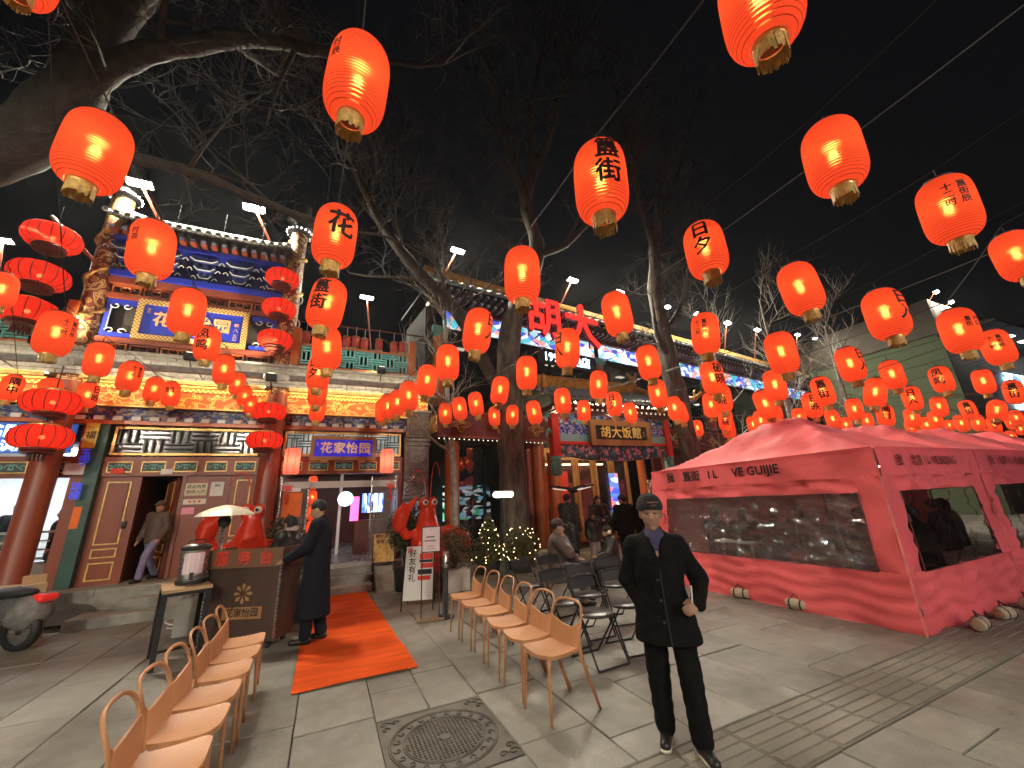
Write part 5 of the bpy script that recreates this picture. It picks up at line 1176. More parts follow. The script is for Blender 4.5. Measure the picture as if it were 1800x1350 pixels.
MB().lathe([(.0,.0),(.2,.0),(.21,.03),(.19,.06),(.03,.08)],20).build('base',M['steel'],hu); MB().tube([(0,0,.06),(0,0,1.52)],.025,10).build('pole',M['steel'],hu,smooth=True); MB().lathe([(.025,1.5),(.07,1.53),(.08,1.6),(.05,1.66),(.0,1.67)],14).build('burner',M['blackmatt'],hu,smooth=True)
MB().lathe([(.36,1.66),(.3,1.71),(.18,1.765),(.05,1.8),(0,1.805)],16).build('reflector',mat('reflector_shell',(.62,.57,.45),.4,.2,var=.15),hu); MB().lathe([(.35,1.655),(.29,1.7),(.17,1.755),(.0,1.79)],16).build('reflector_lining',mat('reflector_cream',(.75,.7,.55),.3,.5),hu)
wl=empty('lamp_heater',(3.92,9.1,0),0,'slim stand heater with white glowing tube before the thick tree trunk','heater')
MB().tube([(0,0,.03),(0,0,1.75)],.018,8).lathe([(0,0),(.17,0),(.17,.03),(.02,.05)],16).build('pole',M['greenpost'],wl); sdf_obj('tube',[cap((-.2,0,1.84),(.2,0,1.84),.07,.07)],glow('heater_tube',(1,.95,.8),9),wl,.02); MB().bx(-.24,.24,-.05,.07,1.9,1.94).build('hood',M['steel'],wl)
bh=empty('wing_heater',(5.4,8.25,0),.2,'black stand heater with three flat wing heads by the porch','heater')
MB().tube([(0,0,.03),(0,0,1.82)],.03,8).build('pole',M['black'],bh); MB().lathe([(0,0),(.25,0),(.25,.04),(.03,.06)],18).build('base',M['black'],bh); sdf_obj('hub',[ell((0,0,1.86),(.13,.13,.07))],M['black'],bh,.025)
for a,l in ((.1,.75),(2.9,.6),(4.6,.4)):
    d=Vector((math.cos(a),math.sin(a),.14)); p=Vector((0,0,1.88)); w=MB().bar(p+d*.1,p+d*l,.15,.05); o=w.build('wing',M['black'],bh); MB().bar(p+d*.2+Vector((0,0,-.045)),p+d*(l-.06)+Vector((0,0,-.045)),.06,.02).build('element',mat('heater_element',(.5,.5,.45),.3,.5,emit=(1,.8,.6),es=.5) if 'heater_element' not in bpy.data.materials else bpy.data.materials['heater_element'],o)
# ================================================================ sign boards, bollard
ap=empty('poster_easel',(1.5,7.3,0),R(-20),'white leaning poster easel with vertical writing right of the carpet','poster')
Mx=Matrix.Rotation(R(-14),4,'X')
brd=MB().bx(-.26,.26,0,.015,.15,1.0); brd.v=[tuple(Mx@Vector(v)) for v in brd.v]; brd.build('board',M['paper'],ap)
t=MB()
def apt(s,x,z,sz,vert=False,mi=0): text(t,s,Mx@Vector((x,-.004,z)),sz,uy=Mx.to_3x3()@Vector((0,0,1)),vert=vert,step=1.0,bold=.02,mi=mi)
apt('好友有礼',-.12,.68,.13,True); t.build('lettering',M['ink'],ap)
t=MB(); apt('囍',-.17,.93,.09)
for x0,x1,z0,z1 in ((.0,.23,.78,.88),(.02,.24,.64,.72),(-.02,.2,.45,.52)): t.add([Mx@Vector(p) for p in ((x0,-.004,z0),(x1,-.004,z0),(x1,-.004,z1),(x0,-.004,z1))],[(0,1,2,3)])
t.build('red_ticket',M['redpaper'],ap); t=MB()
for x0,x1,z0,z1 in ((.0,.23,.73,.775),(-.02,.22,.54,.62)): t.add([Mx@Vector(p) for p in ((x0,-.004,z0),(x1,-.004,z0),(x1,-.004,z1),(x0,-.004,z1))],[(0,1,2,3)])
t.build('black_ticket',M['ink'],ap)
for s in (-1,1): MB().tube([(s*.26,-.02,0),(s*.25,.24,1.0)],.012,6).build('front_leg',M['black'],ap); MB().tube([(s*.24,.5,0),(s*.24,.22,.95)],.01,6).build('rear_leg',M['black'],ap)
ss_=empty('sign_stand',(1.56,6.62,0),R(-8),'framed notice on a thin two-legged metal stand beside the tan chairs','sign')
MB().bx(-.2,.2,-.12,.12,0,.025).build('base',mat('bronze_base',(.3,.2,.13),.4,.4),ss_)
for s in (-1,1): MB().bx(s*.135-.008,s*.135+.008,-.008,.008,.02,1.3).build('upright',M['black'],ss_)
MB().bx(-.15,.15,-.02,-.008,.95,1.34).build('frame',M['black'],ss_); MB().bx(-.135,.135,-.024,-.02,.965,1.325).build('sheet',mat('pale_pink_sheet',(.72,.58,.58),.5,var=.04),ss_)
t=MB(); text(t,'△',(0,-.026,1.28),.03)
for z,w_,h_ in ((1.17,.15,.022),(1.115,.2,.018),(1.04,.12,.01),(1.0,.14,.008)):
    for k in range(int(w_/.026)): t.bx(-w_/2+k*.026,-w_/2+k*.026+.02,-.026,-.0245,z,z+h_)
t.build('print_marks',M['ink'],ss_)
bo=empty('ashtray_bollard',(1.8,6.62,0),0,'slim black bollard ashtray with slanted steel top','bollard')
MB().lathe([(0,0),(.14,0),(.14,.02),(.045,.035),(.04,.7)],18).build('post',M['blackmatt'],bo,smooth=True); MB().lathe([(.046,.7),(.046,.94),(.04,.945),(.04,.9),(0,.9)],18).build('steel_top',M['steel'],bo,smooth=True)
fe=empty('food_poster',(1.22,9.62,.0),R(-6),'food poster in black easel frame at the top of the stone ramp','poster')
MB().bx(-.24,.24,-.02,0,.5,1.14).build('frame',M['black'],fe); MB().bx(-.22,.22,-.024,-.02,.53,1.12).build('print',print_mat('food_print',[(.75,.62,.4),(.6,.3,.06),(.8,.5,.15),(.25,.12,.05)],'noise',7),fe); MB().bx(-.24,-.2,0,.3,.35,.5).bx(.2,.24,0,.3,.35,.5).build('foot',M['black'],fe)
t=MB(); text(t,'馋虾来了',(0,-.026,1.05),.085,bold=.02); text(t,'香辣过瘾',(0,-.026,.94),.085,bold=.02); t.build('lettering',M['lacquer_dark'],fe)
# cable coil on the ground
cc=MB().tube([(-2.0+.13*math.cos(a)*(1+.3*math.sin(a*.7)),8.5+.25*math.sin(a)+.02*a,.02+.1*max(0,math.sin(a*.5))) for a in np.linspace(0,14,70)],.012,6).build('cable_coil',M['whitedge'],smooth=True); tag(cc,'loosely coiled pale cable lying behind the left chairs','cable')
# ================================================================ plants
def leaves(n,fn,size,seed,mt,name,parent,asp=.45):
    r=np.random.default_rng(seed); v=[]; f=[]
    for i in range(n):
        p=fn(r); s=size*r.uniform(.6,1.3); d=r.normal(size=3); d/=np.linalg.norm(d); e=np.cross(d,r.normal(size=3)); e/=np.linalg.norm(e); g=np.cross(d,e)*.15*s
        p=np.array(p); b=len(v); v+=[tuple(p-d*s),tuple(p+e*s*asp+g),tuple(p+d*s),tuple(p-e*s*asp+g)]; f.append((b,b+1,b+2,b+3))
    me=bpy.data.meshes.new(name); me.from_pydata(v,[],f); me.materials.append(mt); me.update(); o=link(name,me,parent); tag(o,kind='stuff'); return o
def inball(c,rad,pw=.45,lump=.16):
    def fn(r):
        d=r.normal(size=3); d/=np.linalg.norm(d); k=1+lump*math.sin(5*d[0]+3*d[2])*math.cos(4*d[1]-2*d[2])
        q=r.uniform()**pw; return [c[i]+d[i]*rad[i]*q*k for i in range(3)]
    return fn
def stems(seed,base,tops,r,par,mt='twig'):
    q=MB()
    for t_ in tops: b=Vector(base); t_=Vector(t_); q.tube([b,b.lerp(t_,.5)+Vector((.03,.02,0)),t_],[r,r*.7,r*.3],5)
    q.build('stem',M[mt],par)
p1=empty('potted_shrub',(1.62,9.15,0),0,'tall leafy green shrub in dark pot left of the right lobster','plant'); MB().lathe([(0,0),(.2,0),(.25,.42),(.27,.44),(.25,.45),(0,.42)],20).build('pot',M['pot'],p1,smooth=True)
stems(1,(0,0,.4),[(.2*math.cos(a),.2*math.sin(a),1.3) for a in range(6)],.03,p1); leaves(1500,inball((0,0,1.2),(.4,.4,.52)),.045,1,M['leaf'],'foliage',p1)
p2=empty('round_shrub',(2.5,8.5,0),0,'round brownish shrub in pale square pot behind the bollard','plant'); MB().bevbox(-.25,.25,-.25,.25,0,.4,.02).build('pot',M['potwhite'],p2); stems(2,(0,0,.35),[(.15*math.cos(a),.15*math.sin(a),.8) for a in range(6)],.025,p2); leaves(2200,inball((0,0,.78),(.44,.44,.46)),.03,2,M['leafdry'],'foliage',p2)
def fairy(par,pts):
    q=MB()
    for p in pts: q.sph(p,.0095,4)
    tag(q.build('fairy_lights',M['fairy'],par),kind='stuff')
fr_=random.Random(6)
p3=empty('cone_topiary',(3.75,9.75,0),0,'cone-shaped topiary wrapped in fairy lights before the tree trunk','plant'); MB().lathe([(0,0),(.24,0),(.28,.3),(0,.3)],18).build('pot',M['pot'],p3)
def cone(r):
    z=.28+1.1*(1-math.sqrt(r.uniform()))*1.05; a=r.uniform(0,6.283); q=.44*max(.03,1-(z-.28)/1.15)**.75*(r.uniform()**.35)*(1+.15*math.sin(a*3+z*9)); return (q*math.cos(a),q*math.sin(a),z)
stems(3,(0,0,.2),[(0,0,1.2)],.03,p3); leaves(2300,cone,.03,3,M['leafmix'],'foliage',p3)
fairy(p3,[(.42*max(.05,1-(z-.28)/1.15)**.75*1.05*math.cos(a),.42*max(.05,1-(z-.28)/1.15)**.75*1.05*math.sin(a),z) for z,a in ((.3+.95*fr_.random()**1.3,fr_.uniform(0,6.3)) for _ in range(42))])
p4=empty('ball_topiary',(4.5,9.4,0),0,'ball-shaped topiary wrapped in fairy lights right of the tree trunk','plant'); MB().lathe([(0,0),(.24,0),(.28,.3),(0,.3)],18).build('pot',M['pot'],p4); stems(4,(0,0,.2),[(0,0,.6)],.03,p4); leaves(2000,inball((0,0,.62),(.44,.44,.44),.4),.03,4,M['leafmix'],'foliage',p4)
fairy(p4,[(.46*math.cos(a)*math.cos(b),.46*math.sin(a)*math.cos(b),.62+.46*math.sin(b)) for a,b in ((fr_.uniform(0,6.3),math.asin(fr_.uniform(-.8,.95))) for _ in range(42))])
p5=empty('low_hedge',(-1.0,8.1,0),0,'low clipped green plants in a trough behind the podium','plant'); MB().bevbox(-.9,.9,-.2,.2,0,.5,.02).build('trough',M['concrete'],p5); leaves(1500,lambda r:(r.uniform(-.9,.9),r.uniform(-.22,.22),.5+.62*r.uniform()**.8),.035,5,M['leaf'],'foliage',p5)
p6=empty('corner_bush',(-.75,9.3,0),0,'green bush beside the left lobster and the entrance','plant'); MB().lathe([(0,0),(.2,0),(.24,.4),(0,.4)],18).build('pot',M['pot'],p6); stems(5,(0,0,.35),[(.15*math.cos(a),.15*math.sin(a),1.2) for a in range(5)],.03,p6); leaves(1300,inball((0,0,1.1),(.33,.33,.5)),.04,6,M['leaf'],'foliage',p6)
# ================================================================ lobster statues
eyew=M['white']; 
def lobster(x,y,rz,lab,sgn):
    e=empty('lobster_statue',(x,y,0),rz,lab,'statue','red lobster statues')
    body=[cap((0,0,.45),(0,.0,.95),.3,.34),cap((0,0,.95),(0,-.01,1.6),.34,.15),ell((-.1,-.05,1.72),(.11,.1,.12)),ell((.1,-.05,1.72),(.11,.1,.12))]
    body+=[cap((-.25,-.03,1.12),(-.48,-.08,1.1),.085,.08),cap((-.48,-.08,1.1),(-.62,-.1,1.28),.08,.1),cap((.25,-.03,1.12),(.48,-.1,1.16),.085,.08),cap((.48,-.1,1.16),(.66,-.14,1.05),.08,.09)]
    for k in range(5): body+=[cap((-.22,-.2,.95-.06*k),(-.34-.02*k,-.26,.82-.07*k),.035,.015),cap((.22,-.2,.95-.06*k),(.34+.02*k,-.26,.82-.07*k),.035,.015)]
    sdf_obj('body',body,M['lobster'],e,.025,.06)
    cl=[ell((-.55,-.12,1.42),(.13,.1,.24),(R(-28),'Y')),cap((-.5,-.12,1.5),(-.28,-.12,1.78),.09,.03),cap((-.62,-.12,1.5),(-.36,-.14,1.7),.05,.03)] 
    sdf_obj('claw',[cap((-.64,-.1,1.3),(-.6,-.12,1.5),.14,.15),cap((-.6,-.12,1.5),(-.3,-.12,1.82),.13,.03),cap((-.7,-.12,1.42),(-.56,-.13,1.74),.09,.03)],M['lobster'],e,.022,.04)
    sdf_obj('claw',[cap((.64,-.14,1.07),(.8,-.16,.95),.1,.12),cap((.8,-.16,.95),(.92,-.17,.75),.11,.03),cap((.74,-.16,.95),(.8,-.2,.74),.07,.03)],M['lobster'],e,.022,.04)
    for s in (-1,1):
        ey=MB().sph((s*.1,-.125,1.73),.065,8).build('eye',eyew,e,smooth=True); MB().sph((s*.1-.01,-.175,1.73),.03,7).build('pupil',M['ink'],ey,smooth=True)
        MB().tube([(s*(.05+(.2 if s<0 else .1)*(1-math.cos(t))),-.02-.03*t,1.8+(.6 if s<0 else .78)*math.sin(t)) for t in np.linspace(0,2.5,20)],.011,6).build('antenna',M['lobster'],e,smooth=True)
        MB().tube([(s*.04+s*.06*t,-.1,1.8+.12*t-.08*t*t) for t in np.linspace(0,1.4,6)],.006,5).build('feeler',M['lobster'],e)
    t=MB(); text(t,'花家怡园',(0,-.352,1.0),.055,vert=True,step=1.1); 
    for i,(vx,vy,vz) in enumerate(t.v): t.v[i]=(vx,-.355-.0+max(0,(vz-.95))*.33,vz)
    t.build('lettering',mat('pale_lettering',(.8,.5,.4),.5) if 'pale_lettering' not in bpy.data.materials else bpy.data.materials['pale_lettering'],e)
    MB().lathe([(0,0),(.35,0),(.35,.2),(.3,.25),(.28,.5)],20).build('plinth',M['lacquer_dark'],e)
lobster(-1.22,8.75,R(-4),'glossy red lobster statue rising behind the podium',1)
lobster(1.98,8.75,R(8),'glossy red lobster statue with raised claw right of the entrance',1)
# ================================================================ scooter and cartons at the left edge
sc=empty('electric_scooter',(-4.3,8.75,0),R(65),'grey and black electric scooter cut off by the left edge','scooter')
for y in (-.62,.55):
    w=MB(); 
    for k in range(24):
        pass
    o=MB().lathe([(.17,-.05),(.24,-.045),(.25,0),(.24,.045),(.17,.05)],24,(0,y,.25),ax='x').build('wheel',M['blackmatt'],sc,smooth=True); MB().lathe([(.17,-.03),(.05,-.035),(.05,.035),(.17,.03)],20,(0,y,.25),ax='x').build('rim',M['steel'],o)
sdf_obj('body',[cap((0,-.55,.5),(0,-.1,.42),.14,.12,(1,1,1)),cap((0,-.1,.36),(0,.35,.36),.1,.1),cap((0,.42,.35),(0,.52,.85),.12,.07),ell((0,-.45,.55),(.17,.3,.15))],mat('scooter_grey',(.1,.1,.1),.3,coat=.4),sc,.03,.06)
sdf_obj('seat',[ell((0,-.35,.74),(.15,.34,.07)),ell((0,-.15,.72),(.13,.2,.06))],M['blackmatt'],sc,.03,.05)
sdf_obj('tail_light',[cap((-.08,-.86,.66),(.08,-.86,.66),.05,.05),cap((0,-.86,.66),(0,-.72,.66),.05,.06)],glow('tail_lamp',(.6,.02,.015),.35),sc,.025)
MB().tube([(-.3,.42,1.02),(-.1,.5,.95),(.1,.5,.95),(.3,.42,1.02)],.016,6).tube([(0,.5,.85),(0,.5,.97)],.02,6).build('handlebar',M['black'],sc); sdf_obj('rain_cover',[ell((.05,-.6,.48),(.23,.26,.24))],mat('grey_cover',(.2,.19,.18),.6,var=.4,scale=5,bump=.6,bscale=12),sc,.03,.05,noise=.012)
for k,(x,y,z,w,d,h,rz,lab) in enumerate(((-4.35,9.35,0,.5,.45,.48,.1,'large cardboard carton on the ground behind the scooter'),(-4.45,9.35,.48,.42,.4,.28,-.15,'cardboard carton stacked on the left big one'),(-4.02,9.25,0,.32,.3,.55,.3,'upright cardboard carton under the red tail light'),(-4.12,9.35,.56,.26,.25,.2,.5,'small open cardboard carton on top of the pile'))):
    e=empty('cardboard_carton',(x,y,z),rz,lab,'carton','cartons by the scooter'); MB().bx(-w/2,w/2,-d/2,d/2,0,h).build('box',M['card'],e); MB().bx(-w/2-.001,w/2+.001,-.03,.03,h-.1,h+.002).build('tape',mat('tape',(.5,.4,.25),.3) if 'tape' not in bpy.data.materials else bpy.data.materials['tape'],e)
    if k in (0,3):
        MB().add([(-w/2,d/2,h),(w/2,d/2,h),(w/2,d/2+.1,h+.12),(-w/2,d/2+.1,h+.12)],[(0,1,2,3)]).build('flap',M['card'],e)
# ================================================================ people
def hand_prims(w,dirv,nrm,curl=.6,sd=1,r=.0085):
    """palm and five fingers: w wrist, dirv along the hand, nrm palm normal (fingers curl towards it)"""
    w,d,n=Vector(w),Vector(dirv).normalized(),Vector(nrm).normalized(); s=d.cross(n).normalized()*sd; o=[]
    for q in (-.024,-.008,.008,.024): o.append(cap(w+s*q*.7,w+d*.085+s*q,.014,.0135))
    for i,(q,l) in enumerate(((-.028,.066),(-.0095,.078),(.0095,.074),(.028,.056))):
        a=w+d*.085+s*q; c1=curl*.8; d1=(d*math.cos(c1)+n*math.sin(c1)); b=a+d1*l*.45; c2=curl*2.0; d2=(d*math.cos(c2)+n*math.sin(c2)); c=b+d2*l*.32; c3=curl*2.7; d3=(d*math.cos(c3)+n*math.sin(c3))
        o+=[cap(a,b,r*1.12,r),cap(b,c,r,r*.93),cap(c,c+d3*l*.25,r*.93,r*.8)]
    a=w+d*.025-s*.028; b=a+(d*.7-s*.6+n*.25)*.04; o+=[cap(a,b,.014,.011),cap(b,b+(d*.9+n*.5)*.038,.011,.009)]
    return o
def person(label,loc,rz,H=1.75,J={},top=None,legs=None,shoes=None,hair='short',hat=None,hy=0,hp=0,res=.022,hands=True,fine=False,group=None,extra=None,curl=(.5,.5),skin=None,soles=None):
    e=empty('person',loc,rz,label,'person',group,sc=H/1.75)
    j=dict(pel=(0,0,.95),chest=(0,0,1.3),neck=(0,-.01,1.46),shL=(-.18,0,1.42),shR=(.18,0,1.42),elL=(-.235,-.01,1.13),elR=(.235,-.01,1.13),wrL=(-.245,.06,.9),wrR=(.245,.06,.9),hiL=(-.09,0,.92),hiR=(.09,0,.92),knL=(-.1,.02,.5),knR=(.1,.02,.5),anL=(-.1,-.02,.085),anR=(.1,-.02,.085)); j.update(J)
    V={k:Vector(v) for k,v in j.items()}; sk=skin or M['skin']
    nk=V['neck']; Rh=(Matrix.Rotation(hy,3,'Z')@Matrix.Rotation(hp,3,'X'))
    def h(x,y,z): return nk+Rh@(Vector((x,y,z))-Vector((0,-.01,1.46)))
    rz_=(hy,'Z') if hy else None
    body=[ell(h(0,-.005,1.655),(.081,.096,.1),rz_),ell(h(0,.028,1.588),(.067,.07,.08),rz_),cap(nk-Vector((0,0,.03)),h(0,0,1.56),.058,.052),
      cap(V['chest'],nk,.11,.06),cap(V['pel'],V['chest'],.12,.12),cap(V['chest'],V['shL'],.09,.06),cap(V['chest'],V['shR'],.09,.06),cap(V['pel'],V['hiL'],.1,.08),cap(V['pel'],V['hiR'],.1,.08)]
    body+=[cap(h(0,.09,1.63),h(0,.112,1.592),.011,.016),cap(h(-.078,0,1.635),h(-.08,.0,1.595),.016,.012),cap(h(.078,0,1.635),h(.08,.0,1.595),.016,.012)]
    if fine: body+=[cap(h(-.05,.078,1.655),h(-.018,.09,1.652),.012,.012),cap(h(.05,.078,1.655),h(.018,.09,1.652),.012,.012),cap(h(-.022,.088,1.556),h(.022,.088,1.556),.009,.009),cap(h(-.018,.088,1.545),h(.018,.088,1.545),.008,.008),ell(h(0,.075,1.515),(.028,.022,.02)),ell(h(-.04,.07,1.6),(.025,.02,.025)),ell(h(.04,.07,1.6),(.025,.02,.025))]
    for s in 'LR':
        body+=[cap(V['sh'+s],V['el'+s],.05,.042),cap(V['el'+s],V['wr'+s],.042,.028),cap(V['hi'+s],V['kn'+s],.08,.055),cap(V['kn'+s],V['an'+s],.052,.038)]
        if hands:
            d=(V['wr'+s]-V['el'+s]).normalized(); n=J.get('nrm'+s,(1 if s=='L' else -1,.2,0)); d=Vector(J.get('hd'+s,d))
            if fine: body+=hand_prims(V['wr'+s],d,n,curl[0 if s=='L' else 1],1 if s=='L' else -1)
            else: body+=[cap(V['wr'+s],V['wr'+s]+d*.08,.032,.03,(1,1,1)),cap(V['wr'+s]+d*.08,V['wr'+s]+d*.15+Vector((0,.02,0)),.027,.016),cap(V['wr'+s]+d*.03,V['wr'+s]+d*.09+Vector((0,.045,0)),.014,.011)]
    sdf_obj('body',body,sk,e,res,.012 if fine else .02)
    if top:
        mt,hem,th=top['mat'],top.get('hem',.85),top.get('th',.03); fl=top.get('flare',.0); 
        T=[cap(V['chest']+Vector((0,0,.05)),V['chest']-Vector((0,0,.1)),.13+th,.135+th,(.86,1.08,1)),cap(V['chest'],V['pel'],.13+th,.12+th+fl*.3,(.88,1.05,1)),cap(V['chest']+Vector((0,0,.03)),V['shL'],.1+th*.6,.055+th),cap(V['chest']+Vector((0,0,.03)),V['shR'],.1+th*.6,.055+th),cap(nk-Vector((0,0,.06)),nk+Vector((0,-.01,.02)),.085+th*.4,.065+th*.3),cap(nk-Vector((0,0,.04)),V['shL'],.07+th*.4,.05+th*.8),cap(nk-Vector((0,0,.04)),V['shR'],.07+th*.4,.05+th*.8)]
        if hem<.9:
            pz=V['pel']; T.append(cap(pz,(pz.x,pz.y,hem-.1),.12+th+fl*.2,.14+th+fl,(.9,1.05,1)))
            for s in 'LR':
                if hem<.8:
                    a=V['hi'+s]; b=V['kn'+s]; T.append(cap(a,a.lerp(b,min(1,(a.z-hem)/max(.05,a.z-b.z)*1.1)),.1+th,.1+th*.8+fl*.4))
        for s in 'LR': T+=[cap(V['sh'+s],V['el'+s],.056+th,.05+th*.8),cap(V['el'+s],V['wr'+s],.05+th*.8,.042+th*.6)]
        cut=top.get('cut'); o=sdf_obj(top.get('name','coat'),T,mt,e,res,.03,zmin=hem,cut=cut,noise=top.get('noise',0))
    if legs:
        for s in 'LR': pass
        w=legs.get('w',.02); T=[cap(V['pel'],V['hiL'],.12,.1),cap(V['pel'],V['hiR'],.12,.1)]
        for s in 'LR': T+=[cap(V['hi'+s],V['kn'+s],.085+w,.06+w),cap(V['kn'+s],V['an'+s]+Vector((0,0,.02)),.06+w,.052+w)]
        sdf_obj('trousers',T,legs['mat'],e,res,.02,zmin=.035 if legs.get('zm',1) else None,noise=legs.get('noise',.003))
    if shoes:
        for s in 'LR':
            a=V['an'+s]; yd=Vector(J.get('toe'+s,(0,1,0))).normalized(); g=a.z-.085
            sdf_obj('shoe',[cap(Vector((a.x,a.y,g+.045))-yd*.04,Vector((a.x,a.y,g+.04))+yd*.15,.045,.038,(1,1,1.1)),cap(a,Vector((a.x,a.y,g+.06)),.045,.045)],shoes,e,min(res,.016),.02,zmin=g+.004)
            if soles: sdf_obj('sole',[cap(Vector((a.x,a.y,g+.018))-yd*.045,Vector((a.x,a.y,g+.018))+yd*.155,.047,.04,(1,1,2.2))],soles,e,.01,.01,zmin=g)
    if hair:
        Hh=[ell(h(0,-.016,1.668),(.09,.103,.1),rz_)]
        if hair=='bob': Hh+=[ell(h(0,-.05,1.6),(.088,.07,.11),rz_)]
        if hair=='long': Hh+=[cap(h(-.055,-.03,1.64),h(-.07,.0,1.4),.05,.04),cap(h(.055,-.03,1.64),h(.07,.0,1.4),.05,.04),cap(h(0,-.06,1.64),h(0,-.09,1.38),.07,.07)]
        if hair=='bun': Hh+=[ell(h(0,-.09,1.7),(.05,.05,.05))]
        sdf_obj('hair',Hh,M['hair'],e,min(res,.016),.03,cut=[ell(h(0,.1,1.585),(.078,.088,.098),rz_)],noise=.002)
    if hat=='beanie':
        o=sdf_obj('beanie',[ell(h(0,-.012,1.69),(.102,.119,.1),rz_)],mat('black_knit',(.016,.014,.015),.9,var=.3,scale=30,bump=.5,bscale=90) if 'black_knit' not in bpy.data.materials else bpy.data.materials['black_knit'],e,min(res,.014),.02,zmin=h(0,0,1.662).z)
        q=MB(); q.lathe([(.094,-.014),(.102,-.01),(.106,.005),(.106,.03),(.103,.045),(.098,.05)],28,(0,0,0)); 
        for i,(a,b,c) in enumerate(q.v): q.v[i]=tuple(h(a,b*1.14-.01,1.675+c-.05*max(0,-b)/.1-.012*abs(a)/.1))
        q.build('hat_cuff',bpy.data.materials['black_knit'],e,smooth=True)
    if hat in ('cap','flatcap'):
        cm=mat('cap_brown',(.07,.05,.035),.9,var=.2,scale=20) if 'cap_brown' not in bpy.data.materials else bpy.data.materials['cap_brown']
        sdf_obj('cap',[ell(h(0,-.01,1.68),(.097,.11,.1),rz_)],cm,e,min(res,.016),.02,zmin=h(0,0,1.665).z); bp=[cap(h(-.04,.08,1.675),h(-.035,.16,1.665),.02,.015),cap(h(.04,.08,1.675),h(.035,.16,1.665),.02,.015),cap(h(0,.08,1.68),h(0,.17,1.668),.02,.015)]; sdf_obj('peak',bp,cm,e,.012,.03)
    if hat=='furhood': sdf_obj('fur_collar',[cap(h(-.09,0,1.5),h(.09,0,1.5),.05,.05),cap(h(-.09,0,1.5),h(0,-.1,1.52),.05,.05),cap(h(.09,0,1.5),h(0,-.1,1.52),.05,.05)],mat('pale_fur',(.55,.45,.42),.95,var=.3,scale=40,bump=.8,bscale=80),e,.018,.03,noise=.006)
    if fine or res<.02:
        for s in (-1,1):
            MB().sph(h(s*.031,.087,1.632),.0095,6,sc=(1.5,.6,.6)).build('eye',M['ink'],e,smooth=True)
        br=MB()
        for s in (-1,1): br.tube([h(s*.05,.08,1.65),h(s*.034,.091,1.655),h(s*.016,.095,1.651)],.0032,5)
        br.build('eyebrow',M['hair'],e); MB().tube([h(-.024,.093,1.552),h(-.008,.099,1.554),h(.008,.099,1.554),h(.024,.093,1.552)],.004,5).build('mouth',mat('lips',(.25,.09,.07),.5) if 'lips' not in bpy.data.materials else bpy.data.materials['lips'],e)
    return e,h,V
K=dict
blk=mat('black_wool',(.007,.0065,.007),.9,spec=.15,var=.3,scale=30,bump=.2,bscale=120); nav=mat('navy_wool',(.009,.01,.017),.85,spec=.2,var=.3,scale=30,bump=.2,bscale=120); puf=mat('black_puffer',(.02,.018,.018),.35,var=.3,scale=6,bump=.5,bscale=14); brwn=mat('brown_jacket',(.1,.07,.06),.5,var=.25,scale=8,bump=.4,bscale=20); grey=mat('grey_trousers',(.3,.26,.24),.85,var=.15); lav=mat('lavender_trousers',(.2,.17,.3),.8,var=.2); shoeb=mat('black_shoe',(.014,.012,.012),.4,var=.2); quil=mat('quilted_brown_vest',(.09,.055,.04),.6,var=.3,scale=9,bump=.6,bscale=25); blu=mat('slate_sleeve',(.06,.08,.14),.7,var=.2); khaki=mat('khaki',(.2,.16,.11),.8,var=.2)
# near walking man: faces the camera, one hand at the waist holding a white stick
face=R(180)+math.atan2(-2.36,2.55)*-1*0
ang=math.atan2(-2.36,-2.55)   # direction to camera
fm,h,V=person('older man in black beanie, long dark coat, walking towards the camera',(2.36,2.52,0),ang-math.pi/2+R(10),1.66,
  K(pel=(.0,0,.95),chest=(.0,.02,1.25),shL=(-.165,0,1.355),shR=(.165,0,1.355),neck=(0,.005,1.44),elL=(-.3,-.02,1.1),wrL=(-.23,.2,.97),hdL=(.75,.55,-.25),nrmL=(.3,-.6,-.5),elR=(.25,-.05,1.1),wrR=(.15,.03,.9),hdR=(-.3,.1,-1),knL=(-.11,.1,.5),anL=(-.12,.12,.085),knR=(.1,-.02,.5),anR=(.1,-.05,.085),toeL=(-.25,1,0),toeR=(.2,1,0)),
  top=K(mat=blk,hem=.68,th=.02,flare=.07,noise=.0045,cut=[cap((0,.2,1.2),(0,.17,1.46),.002,.07,(1,.5,1))]),legs=K(mat=blk,w=.022,noise=.005),shoes=shoeb,soles=M['potwhite'],hair=None,hat='beanie',hy=R(-4),hp=R(-4),res=.0105,fine=True,curl=(.75,.4),skin=mat('weathered_skin',(.37,.2,.135),.55,var=.2,scale=26,bump=.06,bscale=60))
sdf_obj('shirt',[cap((0,.045,1.15),(0,.035,1.4),.1,.085,(.85,1.15,1)),cap((0,.01,1.4),(0,.01,1.455),.068,.064)],mat('violet_shirt',(.055,.045,.11),.85,var=.15,bump=.2),fm,.012,.03)
MB().tube([(.004,.16,1.2),(.006,.178,1.1),(.004,.175,.95),(.0,.2,.8),(-.002,.215,.69)],.005,5).build('coat_seam',M['ink'],fm)
cb=MB()
for z in (1.12,.98,.84): cb.sph((.03,.178 if z>.9 else .2,z),.012,5,sc=(1,.5,1))
cb.build('button',M['blackmatt'],fm)
wv=V['wrL']; MB().tube([wv+Vector((.05,.045,.01)),wv+Vector((.045,.075,.13))],.006,6).build('cigarette',M['white'],fm)
t=MB()
for k in range(6): t.bx(-.045+k*.015,-.034+k*.015,0,.001,0,.012)
for k in range(3): t.bx(-.02+k*.015,-.01+k*.015,0,.001,-.022,-.014)
t.v=[tuple(h(-.03+x*-1,.118-((x+.03)**2)*4,1.715+z)) for x,y,z in t.v]; 
t.build('hat_lettering',mat('hat_thread',(.45,.2,.15),.7),fm)
